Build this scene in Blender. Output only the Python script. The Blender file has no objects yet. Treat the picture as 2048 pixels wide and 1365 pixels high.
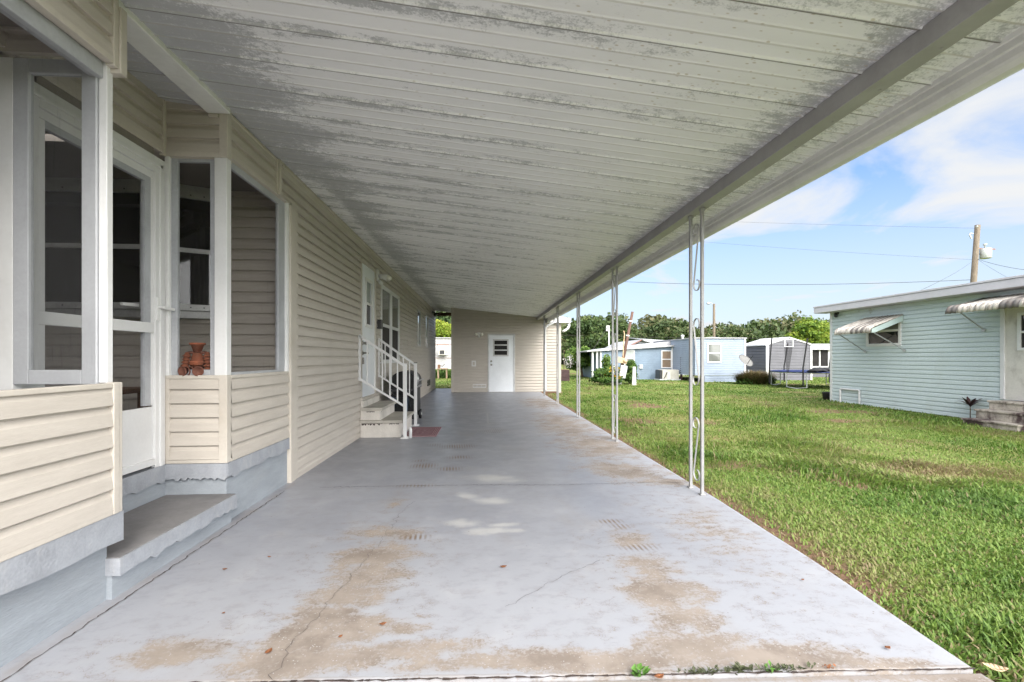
import bpy, math, random
import numpy as np
random.seed(7)
RNG = np.random.default_rng(11)
SC = bpy.context.scene
COL = SC.collection
PI = math.pi

# ------------------------------------------------------------------ camera model (used to read real places off the photo)
H = 1.2; F = 910.0; YAW = math.radians(3.647); T = math.tan(YAW); CA = math.cos(YAW); SA = math.sin(YAW); HZ = 715.5
def rr(px): return (px - 1024) / F
def yx(px, x): r = rr(px); return x * (1 - r * T) / (r + T)          # y of a pixel column on the plane x = const
def xy(px, y): r = rr(px); return y * (r + T) / (1 - r * T)          # x of a pixel column on the plane y = const
def dep(x, y): return x * SA + y * CA
def zz(py, x, y): return H + (HZ - py) * dep(x, y) / F
def gnd(px, py, z=0.0):                                              # point of the ground
    d = (H - z) * F / (py - HZ); u = rr(px) * d
    return (u * CA + d * SA, d * CA - u * SA)
def at(px, py, d):                                                   # point at depth d
    u = rr(px) * d
    return (u * CA + d * SA, d * CA - u * SA, H + (HZ - py) * d / F)

# ------------------------------------------------------------------ node helpers
class NT:
    def __init__(s, tree): s.t = tree; s.n = tree.nodes; s.l = tree.links
    def new(s, typ, props=None, **inp):
        nd = s.n.new(typ)
        for k, v in (props or {}).items(): setattr(nd, k, v)
        for k, v in inp.items(): s.set(nd, k, v)
        return nd
    def set(s, nd, k, v):
        key = int(k[1:]) if k[0] == 'i' and k[1:].isdigit() else k.replace('_', ' ')
        sock = nd.inputs[key]
        if isinstance(v, bpy.types.NodeSocket): s.l.new(v, sock)
        else: sock.default_value = v
    def pos(s): return s.new('ShaderNodeNewGeometry').outputs['Position']
    def scale(s, v, sc):
        m = s.new('ShaderNodeMapping', None, i0=v); m.inputs['Scale'].default_value = sc; return m.outputs[0]
    def noise(s, v, scale, detail=4, rough=.55, dist=0.0):
        return s.new('ShaderNodeTexNoise', None, Vector=v, Scale=scale, Detail=detail, Roughness=rough, Distortion=dist).outputs['Fac']
    def voro(s, v, scale, feature='F1', out='Distance', rnd=1.0):
        return s.new('ShaderNodeTexVoronoi', {'feature': feature}, Vector=v, Scale=scale, Randomness=rnd).outputs[out]
    def m(s, op, a, b=0.0, c=0.0, clamp=False):
        nd = s.new('ShaderNodeMath', {'operation': op, 'use_clamp': clamp}, i0=a, i1=b)
        if op in ('SMOOTH_MIN', 'MULTIPLY_ADD', 'WRAP', 'COMPARE'): s.set(nd, 'i2', c)
        return nd.outputs[0]
    def ss(s, v, a, b, lo=0.0, hi=1.0):                              # smoothstep of v from a to b
        nd = s.new('ShaderNodeMapRange', {'interpolation_type': 'SMOOTHSTEP'}, Value=v)
        nd.inputs['From Min'].default_value = a; nd.inputs['From Max'].default_value = b
        nd.inputs['To Min'].default_value = lo; nd.inputs['To Max'].default_value = hi
        return nd.outputs[0]
    def mix(s, f, a, b):
        nd = s.new('ShaderNodeMix', {'data_type': 'RGBA'})
        for i, v in ((0, f), (6, a), (7, b)):
            if isinstance(v, bpy.types.NodeSocket): s.l.new(v, nd.inputs[i])
            else: nd.inputs[i].default_value = (*v, 1) if isinstance(v, tuple) and len(v) == 3 else v
        return nd.outputs[2]
    def xyz(s, v): return s.new('ShaderNodeSeparateXYZ', None, i0=v).outputs
    def attr(s, name, out='Fac'): return s.new('ShaderNodeAttribute', {'attribute_name': name}).outputs[out]
    def bump(s, h, strength=.3, dist=.01): return s.new('ShaderNodeBump', None, Height=h, Strength=strength, Distance=dist).outputs[0]

MATS = {}
def mat(name, fn):
    m = bpy.data.materials.new(name); m.use_nodes = True
    nt = NT(m.node_tree); bs = m.node_tree.nodes['Principled BSDF']
    fn(nt, bs); MATS[name] = m; return m
def simple(name, col, rough=.55, var=.10, scale=2.5, spec=.3, metal=0.0, bump=0.0, bscale=60, dirt=None, dirt_amt=.35, dscale=4.0, stretch=(1, 1, 1), dthr=(.5, .72)):
    def fn(nt, bs):
        p = nt.scale(nt.pos(), stretch)
        n1 = nt.noise(p, scale, 5); n2 = nt.noise(p, scale * 11, 3)
        f = nt.m('ADD', nt.m('MULTIPLY', n1, .65), nt.m('MULTIPLY', n2, .35))
        lo = tuple(c * (1 - var * 1.6) for c in col); hi = tuple(min(1, c * (1 + var * 1.4)) for c in col)
        c = nt.mix(nt.ss(f, .3, .7), lo, hi)
        if dirt:
            d = nt.noise(nt.scale(p, (1, 1, .55)), dscale, 7, .65)
            c = nt.mix(nt.m('MULTIPLY', nt.ss(d, *dthr), dirt_amt), c, dirt)
        nt.set(bs, 'Base_Color', c)
        bs.inputs['Roughness'].default_value = rough
        nt.set(bs, 'Roughness', nt.ss(n2, .2, .8, max(0, rough - .08), min(1, rough + .08)))
        bs.inputs['Specular IOR Level'].default_value = spec
        bs.inputs['Metallic'].default_value = metal
        if bump: nt.set(bs, 'Normal', nt.bump(nt.noise(p, bscale, 4), bump, .004))
    return mat(name, fn)

# ------------------------------------------------------------------ mesh helpers
class MB:
    def __init__(s): s.v = []; s.f = []
    def quad(s, a, b, c, d):
        i = len(s.v); s.v += [a, b, c, d]; s.f.append((i, i + 1, i + 2, i + 3)); return s
    def poly(s, pts):
        i = len(s.v); s.v += list(pts); s.f.append(tuple(range(i, i + len(pts)))); return s
    def box(s, x0, x1, y0, y1, z0, z1):
        i = len(s.v)
        s.v += [(x0, y0, z0), (x1, y0, z0), (x1, y1, z0), (x0, y1, z0), (x0, y0, z1), (x1, y0, z1), (x1, y1, z1), (x0, y1, z1)]
        s.f += [tuple(i + k for k in q) for q in ((0, 3, 2, 1), (4, 5, 6, 7), (0, 1, 5, 4), (1, 2, 6, 5), (2, 3, 7, 6), (3, 0, 4, 7))]
        return s
    def frame(s, axis, pos, thick, u0, u1, z0, z1, w, mid=()):      # rectangular frame in the plane axis = pos
        def b(a0, a1, c0, c1, t=thick):
            lo, hi = min(pos, pos + t), max(pos, pos + t)
            if axis == 'x': s.box(lo, hi, a0, a1, c0, c1)
            else: s.box(a0, a1, lo, hi, c0, c1)
        b(u0, u0 + w, z0, z1); b(u1 - w, u1, z0, z1); b(u0 + w, u1 - w, z0, z0 + w); b(u0 + w, u1 - w, z1 - w, z1)
        for m in mid: b(u0 + w, u1 - w, m - w * .4, m + w * .4, thick * .8)
        return s
    def prism(s, pts, axis, a, b):                                   # 2-D outline extruded along an axis
        n = len(pts); i = len(s.v)
        def P(p, t): return {'x': (t, p[0], p[1]), 'y': (p[0], t, p[1]), 'z': (p[0], p[1], t)}[axis]
        s.v += [P(p, a) for p in pts] + [P(p, b) for p in pts]
        s.f.append(tuple(i + k for k in range(n - 1, -1, -1))); s.f.append(tuple(i + n + k for k in range(n)))
        for k in range(n): s.f.append((i + k, i + (k + 1) % n, i + n + (k + 1) % n, i + n + k))
        return s
    def beam(s, p, q, w, h, up=(0, 0, 1)):                           # box bar from p to q
        p = np.array(p, float); q = np.array(q, float); d = q - p; d /= np.linalg.norm(d)
        u = np.array(up, float)
        if abs(d @ u) > .95: u = np.array((0., 1., 0.))
        a = np.cross(d, u); a /= np.linalg.norm(a); b = np.cross(a, d); i = len(s.v)
        for c in (p, q):
            for sa, sb in ((-1, -1), (1, -1), (1, 1), (-1, 1)): s.v.append(tuple(c + a * w / 2 * sa + b * h / 2 * sb))
        s.f += [tuple(i + k for k in qd) for qd in ((3, 2, 1, 0), (4, 5, 6, 7), (0, 1, 5, 4), (1, 2, 6, 5), (2, 3, 7, 6), (3, 0, 4, 7))]
        return s
    def tube(s, pts, r, n=8, caps=True):
        P = [np.array(p, float) for p in pts]; i0 = len(s.v); m = len(P)
        R = list(r) if hasattr(r, '__len__') else [r] * m
        prev = None
        for k in range(m):
            d = P[min(k + 1, m - 1)] - P[max(k - 1, 0)]; d /= max(1e-9, np.linalg.norm(d))
            if prev is None:
                u = np.array((0, 0, 1.)) if abs(d[2]) < .9 else np.array((1., 0, 0))
            else: u = prev
            a = u - d * (u @ d); a /= np.linalg.norm(a); prev = a; b = np.cross(d, a)
            for j in range(n):
                t = 2 * PI * j / n
                s.v.append(tuple(P[k] + R[k] * (a * math.cos(t) + b * math.sin(t))))
        for k in range(m - 1):
            for j in range(n):
                s.f.append((i0 + k * n + j, i0 + k * n + (j + 1) % n, i0 + (k + 1) * n + (j + 1) % n, i0 + (k + 1) * n + j))
        if caps:
            s.f.append(tuple(i0 + j for j in range(n - 1, -1, -1))); s.f.append(tuple(i0 + (m - 1) * n + j for j in range(n)))
        return s
    def ribbon(s, pts, w, t, side):                                  # flat bar swept along pts; 'side' is the bar's width direction
        P = [np.array(p, float) for p in pts]; sd = np.array(side, float); i0 = len(s.v); m = len(P)
        for k in range(m):
            d = P[min(k + 1, m - 1)] - P[max(k - 1, 0)]; d /= max(1e-9, np.linalg.norm(d)); nn = np.cross(d, sd); nn /= np.linalg.norm(nn)
            for a, b in ((-1, -1), (1, -1), (1, 1), (-1, 1)): s.v.append(tuple(P[k] + sd * w / 2 * a + nn * t / 2 * b))
        for k in range(m - 1):
            for j in range(4): s.f.append((i0 + k * 4 + j, i0 + k * 4 + (j + 1) % 4, i0 + k * 4 + 4 + (j + 1) % 4, i0 + k * 4 + 4 + j))
        s.f.append((i0 + 3, i0 + 2, i0 + 1, i0)); e = i0 + (m - 1) * 4; s.f.append((e, e + 1, e + 2, e + 3))
        return s
    def lathe(s, prof, c, ax=(0, 0, 1), n=20):                       # prof: (radius, height)
        A = np.array(ax, float); A /= np.linalg.norm(A); u = np.array((1., 0, 0)) if abs(A[0]) < .9 else np.array((0, 1., 0))
        a = np.cross(A, u); a /= np.linalg.norm(a); b = np.cross(A, a); C = np.array(c, float); i0 = len(s.v)
        for (r, h) in prof:
            for j in range(n):
                t = 2 * PI * j / n; s.v.append(tuple(C + A * h + max(r, 1e-4) * (a * math.cos(t) + b * math.sin(t))))
        for k in range(len(prof) - 1):
            for j in range(n): s.f.append((i0 + k * n + j, i0 + k * n + (j + 1) % n, i0 + (k + 1) * n + (j + 1) % n, i0 + (k + 1) * n + j))
        s.f.append(tuple(i0 + j for j in range(n - 1, -1, -1))); e = i0 + (len(prof) - 1) * n; s.f.append(tuple(e + j for j in range(n)))
        return s
    def siding(s, axis, pos, sign, u0, u1, z0, z1, course=.1016, zb=0.0, d=.022, gh=.012):
        # lap siding: every course is a bowed face that leans back to a slot added to draw the shadow line under the next lip
        P = lambda u, o, z: (pos + sign * o, u, z) if axis == 'x' else (u, pos + sign * o, z)
        k = math.floor((z0 - zb) / course + 1e-6)
        while zb + k * course < z1 - 1e-6:
            a = zb + k * course; g = a + course - gh
            prof = [(a, -.006), (a, d), (a + course * .60, d * .72), (g, d * .10), (g, -.006), (a + course, -.006)]
            for (za, oa), (zb_, ob) in zip(prof, prof[1:]):
                if zb_ < z0 or za > z1 or (za == zb_ and not (z0 <= za <= z1)): continue
                if zb_ > za:
                    ta, tb = max(0, (z0 - za) / (zb_ - za)), min(1, (z1 - za) / (zb_ - za)); 
                    if tb - ta < 1e-6: continue
                    za, zb_, oa, ob = za + (zb_ - za) * ta, za + (zb_ - za) * tb, oa + (ob - oa) * ta, oa + (ob - oa) * tb
                s.quad(P(u0, oa, za), P(u1, oa, za), P(u1, ob, zb_), P(u0, ob, zb_))
            k += 1
        return s
    def build(s, name, m, parent=None, smooth=False, bevel=0.0):
        me = bpy.data.meshes.new(name); me.from_pydata([tuple(map(float, v)) for v in s.v], [], s.f); me.update()
        o = bpy.data.objects.new(name, me); COL.objects.link(o)
        me.materials.append(MATS[m] if isinstance(m, str) else m)
        if smooth: me.polygons.foreach_set('use_smooth', [True] * len(me.polygons))
        if parent is not None:
            o.parent = parent
            if parent.parent is None and parent.type == 'EMPTY': o.location = tuple(-c for c in parent.location)
        if bevel:
            b = o.modifiers.new('bevel', 'BEVEL'); b.width = bevel; b.segments = 2; b.limit_method = 'ANGLE'; b.angle_limit = math.radians(50)
        return o

def thing(name, label, cat, loc=(0, 0, 0), group=None):
    o = bpy.data.objects.new(name, None); COL.objects.link(o); o.location = loc; o.empty_display_size = .1
    o['label'] = label; o['category'] = cat
    if group: o['group'] = group
    return o
def tag(o, label, cat, group=None, kind=None):
    o['label'] = label; o['category'] = cat
    if group: o['group'] = group
    if kind: o['kind'] = kind
    return o
def struct(o, label=None, cat=None):
    o['kind'] = 'structure'
    if label: o['label'] = label
    if cat: o['category'] = cat
    return o
def dup(root, label, loc, group=None):
    r = root.copy(); COL.objects.link(r); r.location = loc; r['label'] = label
    if group: r['group'] = group
    for ch in list(root.children):
        c = ch.copy(); COL.objects.link(c); c.parent = r
        for g in list(ch.children):
            d = g.copy(); COL.objects.link(d); d.parent = c
    return r
def np_mesh(name, V, Fq, m, parent=None, attrs=None, smooth=False):  # V (n,3), Fq (k,4) or (k,3)
    me = bpy.data.meshes.new(name); k, w = Fq.shape
    me.vertices.add(len(V)); me.vertices.foreach_set('co', V.astype(np.float32).ravel())
    me.loops.add(k * w); me.loops.foreach_set('vertex_index', Fq.astype(np.int32).ravel())
    me.polygons.add(k); me.polygons.foreach_set('loop_start', np.arange(0, k * w, w, dtype=np.int32))
    if smooth: me.polygons.foreach_set('use_smooth', np.ones(k, bool))
    me.update(calc_edges=True)
    for an, av in (attrs or {}).items():
        a = me.attributes.new(an, 'FLOAT', 'POINT'); a.data.foreach_set('value', av.astype(np.float32))
    o = bpy.data.objects.new(name, me); COL.objects.link(o); me.materials.append(MATS[m])
    if parent is not None:
        o.parent = parent
        if parent.parent is None and parent.type == 'EMPTY': o.location = tuple(-c for c in parent.location)
    return o
def vnoise(x, y, scale, seed=0):                                     # value noise, 0..1
    r = np.random.default_rng(seed); L = r.random((64, 64)); x = x * scale; y = y * scale
    xi = np.floor(x).astype(int); yi = np.floor(y).astype(int); fx = x - xi; fy = y - yi
    fx = fx * fx * (3 - 2 * fx); fy = fy * fy * (3 - 2 * fy); g = lambda a, b: L[a % 64, b % 64]
    return (g(xi, yi) * (1 - fx) + g(xi + 1, yi) * fx) * (1 - fy) + (g(xi, yi + 1) * (1 - fx) + g(xi + 1, yi + 1) * fx) * fy
def fbm(x, y, scale, seed=0, o=4):
    s = 0; a = .5; t = 0
    for k in range(o): s = s + a * vnoise(x, y, scale * 2 ** k, seed + k); t += a; a *= .5
    return s / t

# ------------------------------------------------------------------ materials
TAN = (.60, .515, .42)
def m_siding(nt, bs):
    p = nt.pos(); g = nt.noise(nt.scale(p, (1, 1, 9)), 3.0, 5); sp = nt.noise(nt.scale(p, (6, 6, 60)), 6, 3)
    f = nt.m('ADD', nt.m('MULTIPLY', g, .6), nt.m('MULTIPLY', sp, .4))
    c = nt.mix(nt.ss(f, .3, .7), (.435, .395, .352), (.505, .463, .415))
    d = nt.noise(nt.scale(p, (1, 1, .35)), 2.2, 7, .65)
    c = nt.mix(nt.m('MULTIPLY', nt.ss(d, .52, .75), .28), c, (.36, .325, .285))
    nt.set(bs, 'Base_Color', c); bs.inputs['Roughness'].default_value = .5; bs.inputs['Specular IOR Level'].default_value = .3
    nt.set(bs, 'Normal', nt.bump(nt.noise(nt.scale(p, (4, 4, 90)), 8, 4), .22, .003))
mat('tan_siding', m_siding)
simple('tan_trim', (.495, .455, .405), .5, .05, 4, dirt=(.40, .34, .27), dirt_amt=.3)
simple('white_paint', (.68, .68, .68), .45, .04, 4, dirt=(.50, .48, .44), dirt_amt=.22)
simple('bright_white', (.63, .63, .635), .4, .03, 5)
simple('grey_frame', (.37, .38, .405), .45, .08, 5, spec=.4)
simple('light_frame', (.42, .43, .455), .45, .05, 6)
simple('alu_frame', (.45, .45, .45), .4, .1, 6, metal=.3)
simple('door_white', (.72, .745, .78), .4, .03, 3, dirt=(.55, .55, .56), dirt_amt=.15)
simple('dark_metal', (.03, .03, .033), .4, .2, 8, spec=.5)
simple('black_plastic', (.018, .018, .02), .5, .3, 9)
simple('steel', (.42, .42, .43), .35, .1, 8, metal=.8)
simple('nickel', (.30, .29, .27), .3, .1, 9, metal=.9)
simple('blue_concrete', (.275, .30, .33), .8, .07, 9, dirt=(.30, .30, .31), dirt_amt=.3, dscale=7, bump=.6, bscale=70, stretch=(1, .35, 1.6))
simple('grey_concrete', (.29, .305, .335), .8, .09, 8, dirt=(.38, .38, .39), dirt_amt=.45, dscale=9, bump=.6, bscale=70)
simple('step_top', (.185, .178, .18), .7, .16, 3, dirt=(.25, .24, .235), dirt_amt=.5, bump=.3)
simple('step_tread', (.42, .395, .35), .7, .10, 5, dirt=(.30, .27, .23), dirt_amt=.4)
simple('step_base', (.60, .565, .52), .65, .07, 5, dirt=(.32, .28, .24), dirt_amt=.35)
simple('terracotta', (.245, .078, .04), .75, .18, 14, dirt=(.26, .14, .095), dirt_amt=.4, dscale=25)
simple('terracotta_dark', (.16, .065, .045), .75, .2, 14)
simple('interior_dark', (.20, .18, .16), .8, .1, 2)
simple('porch_floor', (.22, .22, .23), .7, .1, 2)
simple('wood_brown', (.14, .075, .045), .6, .2, 5)
simple('old_wood', (.26, .19, .13), .8, .25, 5, stretch=(6, 6, .6), dirt=(.14, .10, .07), dirt_amt=.5)
simple('pole_red', (.12, .068, .052), .8, .25, 6, stretch=(5, 5, .5), dirt=(.12, .08, .06), dirt_amt=.5)
simple('pole_brown', (.165, .135, .10), .85, .25, 5, stretch=(6, 6, .5), dirt=(.15, .11, .08), dirt_amt=.5)
simple('maroon_brown', (.055, .032, .032), .7, .2, 6)
simple('grey_box', (.50, .52, .52), .5, .05, 5)
simple('tan_box', (.55, .40, .25), .5, .1, 6, dirt=(.35, .22, .12), dirt_amt=.4)
simple('clear_bulb', (.75, .74, .66), .25, .05, 9, spec=.6)
simple('soil', (.17, .105, .07), .95, .25, 6, bump=.6, bscale=30)
simple('blue_siding', (.185, .245, .315), .55, .07, 2, dirt=(.20, .28, .36), dirt_amt=.25)
simple('pale_blue_siding', (.26, .31, .39), .55, .05, 2, dirt=(.30, .38, .50), dirt_amt=.2)
simple('grey_siding', (.105, .105, .12), .45, .08, 2, spec=.4)
simple('white_siding', (.36, .36, .36), .55, .05, 2, dirt=(.55, .48, .40), dirt_amt=.25)
simple('white_roof', (.38, .38, .395), .5, .06, 2, dirt=(.50, .50, .48), dirt_amt=.3)
simple('red_rust', (.27, .15, .12), .7, .2, 5)
simple('beige_unit', (.50, .48, .43), .5, .06, 5, dirt=(.36, .33, .28), dirt_amt=.3)
simple('dish_grey', (.17, .168, .16), .45, .06, 5)
simple('blue_pad', (.012, .022, .095), .5, .1, 5)
simple('net_black', (.02, .02, .022), .7, .1, 5)
simple('galv', (.48, .49, .50), .35, .08, 8, metal=.6)
simple('fascia_lilac', (.54, .53, .56), .5, .04, 2, dirt=(.45, .44, .45), dirt_amt=.2)
simple('wire', (.05, .045, .04), .6, .1, 5)
simple('leaf_brown', (.22, .085, .035), .7, .3, 30)
simple('weed_green', (.09, .20, .035), .55, .3, 40)
simple('weed_olive', (.075, .085, .045), .7, .3, 40)
simple('ti_leaf', (.045, .022, .022), .5, .4, 20)
simple('bark', (.12, .09, .065), .9, .3, 6, bump=.5, bscale=25)
simple('curtain', (.34, .37, .36), .8, .08, 6)
simple('window_brown', (.20, .145, .10), .35, .1, 5, spec=.5)
simple('mould_concrete', (.40, .36, .31), .85, .2, 4, dirt=(.055, .032, .034), dirt_amt=.95, dscale=2.6, bump=.5, dthr=(.42, .56))
simple('door_dirty', (.60, .575, .53), .6, .06, 3, dirt=(.25, .22, .19), dirt_amt=.6, dscale=3)
simple('carport_white', (.66, .66, .65), .4, .05, 3, dirt=(.45, .45, .44), dirt_amt=.35)
simple('beam_grey', (.33, .325, .32), .45, .06, 4, dirt=(.22, .22, .21), dirt_amt=.3)
simple('post_white', (.30, .30, .305), .4, .07, 6, dirt=(.40, .36, .32), dirt_amt=.35, dscale=9)
simple('crack_dark', (.09, .075, .07), .95, .3, 30)
simple('joint_dark', (.06, .045, .04), .95, .3, 30)
simple('hdpe_dark', (.05, .05, .055), .6, .1, 8)
simple('pale_green_side', (.45, .55, .53), .6, .06, 4, dirt=(.30, .32, .28), dirt_amt=.4)

def m_glass(nt, bs):
    bs.inputs['Base Color'].default_value = (.016, .015, .014, 1); bs.inputs['Roughness'].default_value = .03; bs.inputs['Specular IOR Level'].default_value = .8
mat('dark_glass', m_glass)
def m_screen(dens, c):
    def fn(nt, bs):
        p = nt.pos(); streak = nt.noise(nt.scale(p, (14, 14, 1.3)), 2, 5, .6)
        f = nt.m('ADD', dens, nt.m('MULTIPLY', nt.ss(streak, .6, .75), .12))
        dust = nt.ss(nt.noise(nt.scale(p, (38, 38, 1.6)), 2, 4, .7), .62, .78); d = nt.new('ShaderNodeBsdfDiffuse'); nt.set(d, 'Color', nt.mix(dust, c, (.42, .42, .43)))
        tr = nt.new('ShaderNodeBsdfTransparent')
        mx = nt.new('ShaderNodeMixShader', None, i0=f, i1=tr.outputs[0], i2=d.outputs[0])
        nt.l.new(mx.outputs[0], nt.n['Material Output'].inputs[0])
    return fn
mat('insect_screen', m_screen(.19, (.05, .05, .052)))
mat('door_screen', m_screen(.17, (.045, .045, .045)))
mat('net_mesh', m_screen(.55, (.02, .02, .022)))

def m_ceiling(nt, bs):
    p = nt.pos(); x, y, z = nt.xyz(p)[:3]
    pan = nt.m('FRACT', nt.m('DIVIDE', y, .305))                      # 0..1 across one roof pan
    seam = nt.m('MINIMUM', pan, nt.m('SUBTRACT', 1.0, pan))           # 0 at the seam
    pid = nt.m('FLOOR', nt.m('DIVIDE', y, .305))
    pr = nt.new('ShaderNodeTexWhiteNoise', {'noise_dimensions': '1D'}, W=pid).outputs[0]
    st = nt.scale(p, (.55, 2.6, 1))
    big = nt.noise(st, 1.15, 6, .6, .4); med = nt.noise(nt.scale(p, (1.2, 4, 1)), 3.2, 6, .65); fine = nt.noise(p, 75, 3, .7)
    # weathered grey along the house, wavy edge
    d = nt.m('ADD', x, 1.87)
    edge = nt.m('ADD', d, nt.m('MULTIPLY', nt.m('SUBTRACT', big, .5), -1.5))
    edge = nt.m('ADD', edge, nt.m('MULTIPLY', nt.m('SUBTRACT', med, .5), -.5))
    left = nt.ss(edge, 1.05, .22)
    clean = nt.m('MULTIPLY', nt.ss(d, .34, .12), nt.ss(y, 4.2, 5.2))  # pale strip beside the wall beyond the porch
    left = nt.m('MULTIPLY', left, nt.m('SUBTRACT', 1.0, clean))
    f1 = nt.ss(nt.noise(nt.scale(p, (.7, 1.2, 1)), 26, 4, .7), .30, .70); f2 = nt.ss(nt.noise(p, 95, 2, .6), .28, .72)
    bn = nt.ss(big, .34, .66); mn = nt.ss(med, .32, .68)
    right = nt.ss(x, -.9, 1.2)
    wdt = nt.m('ADD', .05, nt.m('MULTIPLY', bn, .40))
    along = nt.m('MULTIPLY', nt.ss(nt.m('SUBTRACT', seam, wdt), .16, -.24), nt.m('ADD', .35, nt.m('MULTIPLY', mn, .65)))
    along = nt.m('MULTIPLY', along, nt.m('SUBTRACT', 1.0, nt.m('MULTIPLY', right, .35)))
    patch = nt.m('MULTIPLY', nt.m('MULTIPLY', bn, mn), nt.m('SUBTRACT', .85, nt.m('MULTIPLY', right, .40)))
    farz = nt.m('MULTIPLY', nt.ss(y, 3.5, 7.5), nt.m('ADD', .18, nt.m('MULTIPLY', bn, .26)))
    bm = nt.ss(nt.m('ADD', nt.m('ABSOLUTE', nt.m('SUBTRACT', x, 1.88)), nt.m('MULTIPLY', nt.m('SUBTRACT', mn, .5), .22)), .34, .04)
    outer = nt.m('MULTIPLY', nt.ss(x, 1.9, 2.0), nt.m('ADD', .2, nt.m('MULTIPLY', mn, .45)))
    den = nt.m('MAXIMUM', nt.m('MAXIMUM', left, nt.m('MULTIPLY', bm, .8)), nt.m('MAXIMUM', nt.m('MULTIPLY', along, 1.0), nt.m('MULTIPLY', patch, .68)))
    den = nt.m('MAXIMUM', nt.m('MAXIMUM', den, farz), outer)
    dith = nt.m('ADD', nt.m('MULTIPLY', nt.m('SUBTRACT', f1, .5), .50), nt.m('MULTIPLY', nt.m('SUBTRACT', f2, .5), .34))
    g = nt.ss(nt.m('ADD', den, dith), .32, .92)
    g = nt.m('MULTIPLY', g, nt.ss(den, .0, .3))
    cream = nt.mix(nt.ss(big, .3, .7), (.86, .86, .885), (.80, .80, .82))
    cream = nt.mix(nt.m('MULTIPLY', pr, .25), cream, (.73, .735, .75))
    c = nt.mix(g, cream, nt.mix(med, (.395, .405, .425), (.50, .507, .522)))
    # rusty specks, nearer and to the right
    sp = nt.voro(nt.scale(p, (.8, 1.6, 1)), 19); area = nt.ss(nt.noise(p, 1.1, 3), .42, .58)
    spk = nt.m('MULTIPLY', nt.ss(sp, .20, .08), nt.m('MULTIPLY', area, nt.ss(x, -1.0, .3)))
    c = nt.mix(nt.m('MULTIPLY', spk, nt.ss(y, 8.5, 4.5, 0, .6)), c, (.42, .35, .25))
    ln = nt.ss(seam, .045, .016); c = nt.mix(nt.m('MULTIPLY', ln, .85), c, (.15, .135, .11))
    third = nt.m('ABSOLUTE', nt.m('SUBTRACT', seam, .333)); l2 = nt.ss(third, .026, .008)
    c = nt.mix(nt.m('MULTIPLY', l2, nt.ss(med, .35, .6, .25, .6)), c, (.48, .45, .40))
    nt.set(bs, 'Base_Color', c); bs.inputs['Roughness'].default_value = .42; bs.inputs['Specular IOR Level'].default_value = .35
    nt.set(bs, 'Normal', nt.bump(nt.noise(p, 20, 4), .06, .01))
mat('ceiling_metal', m_ceiling)

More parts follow.
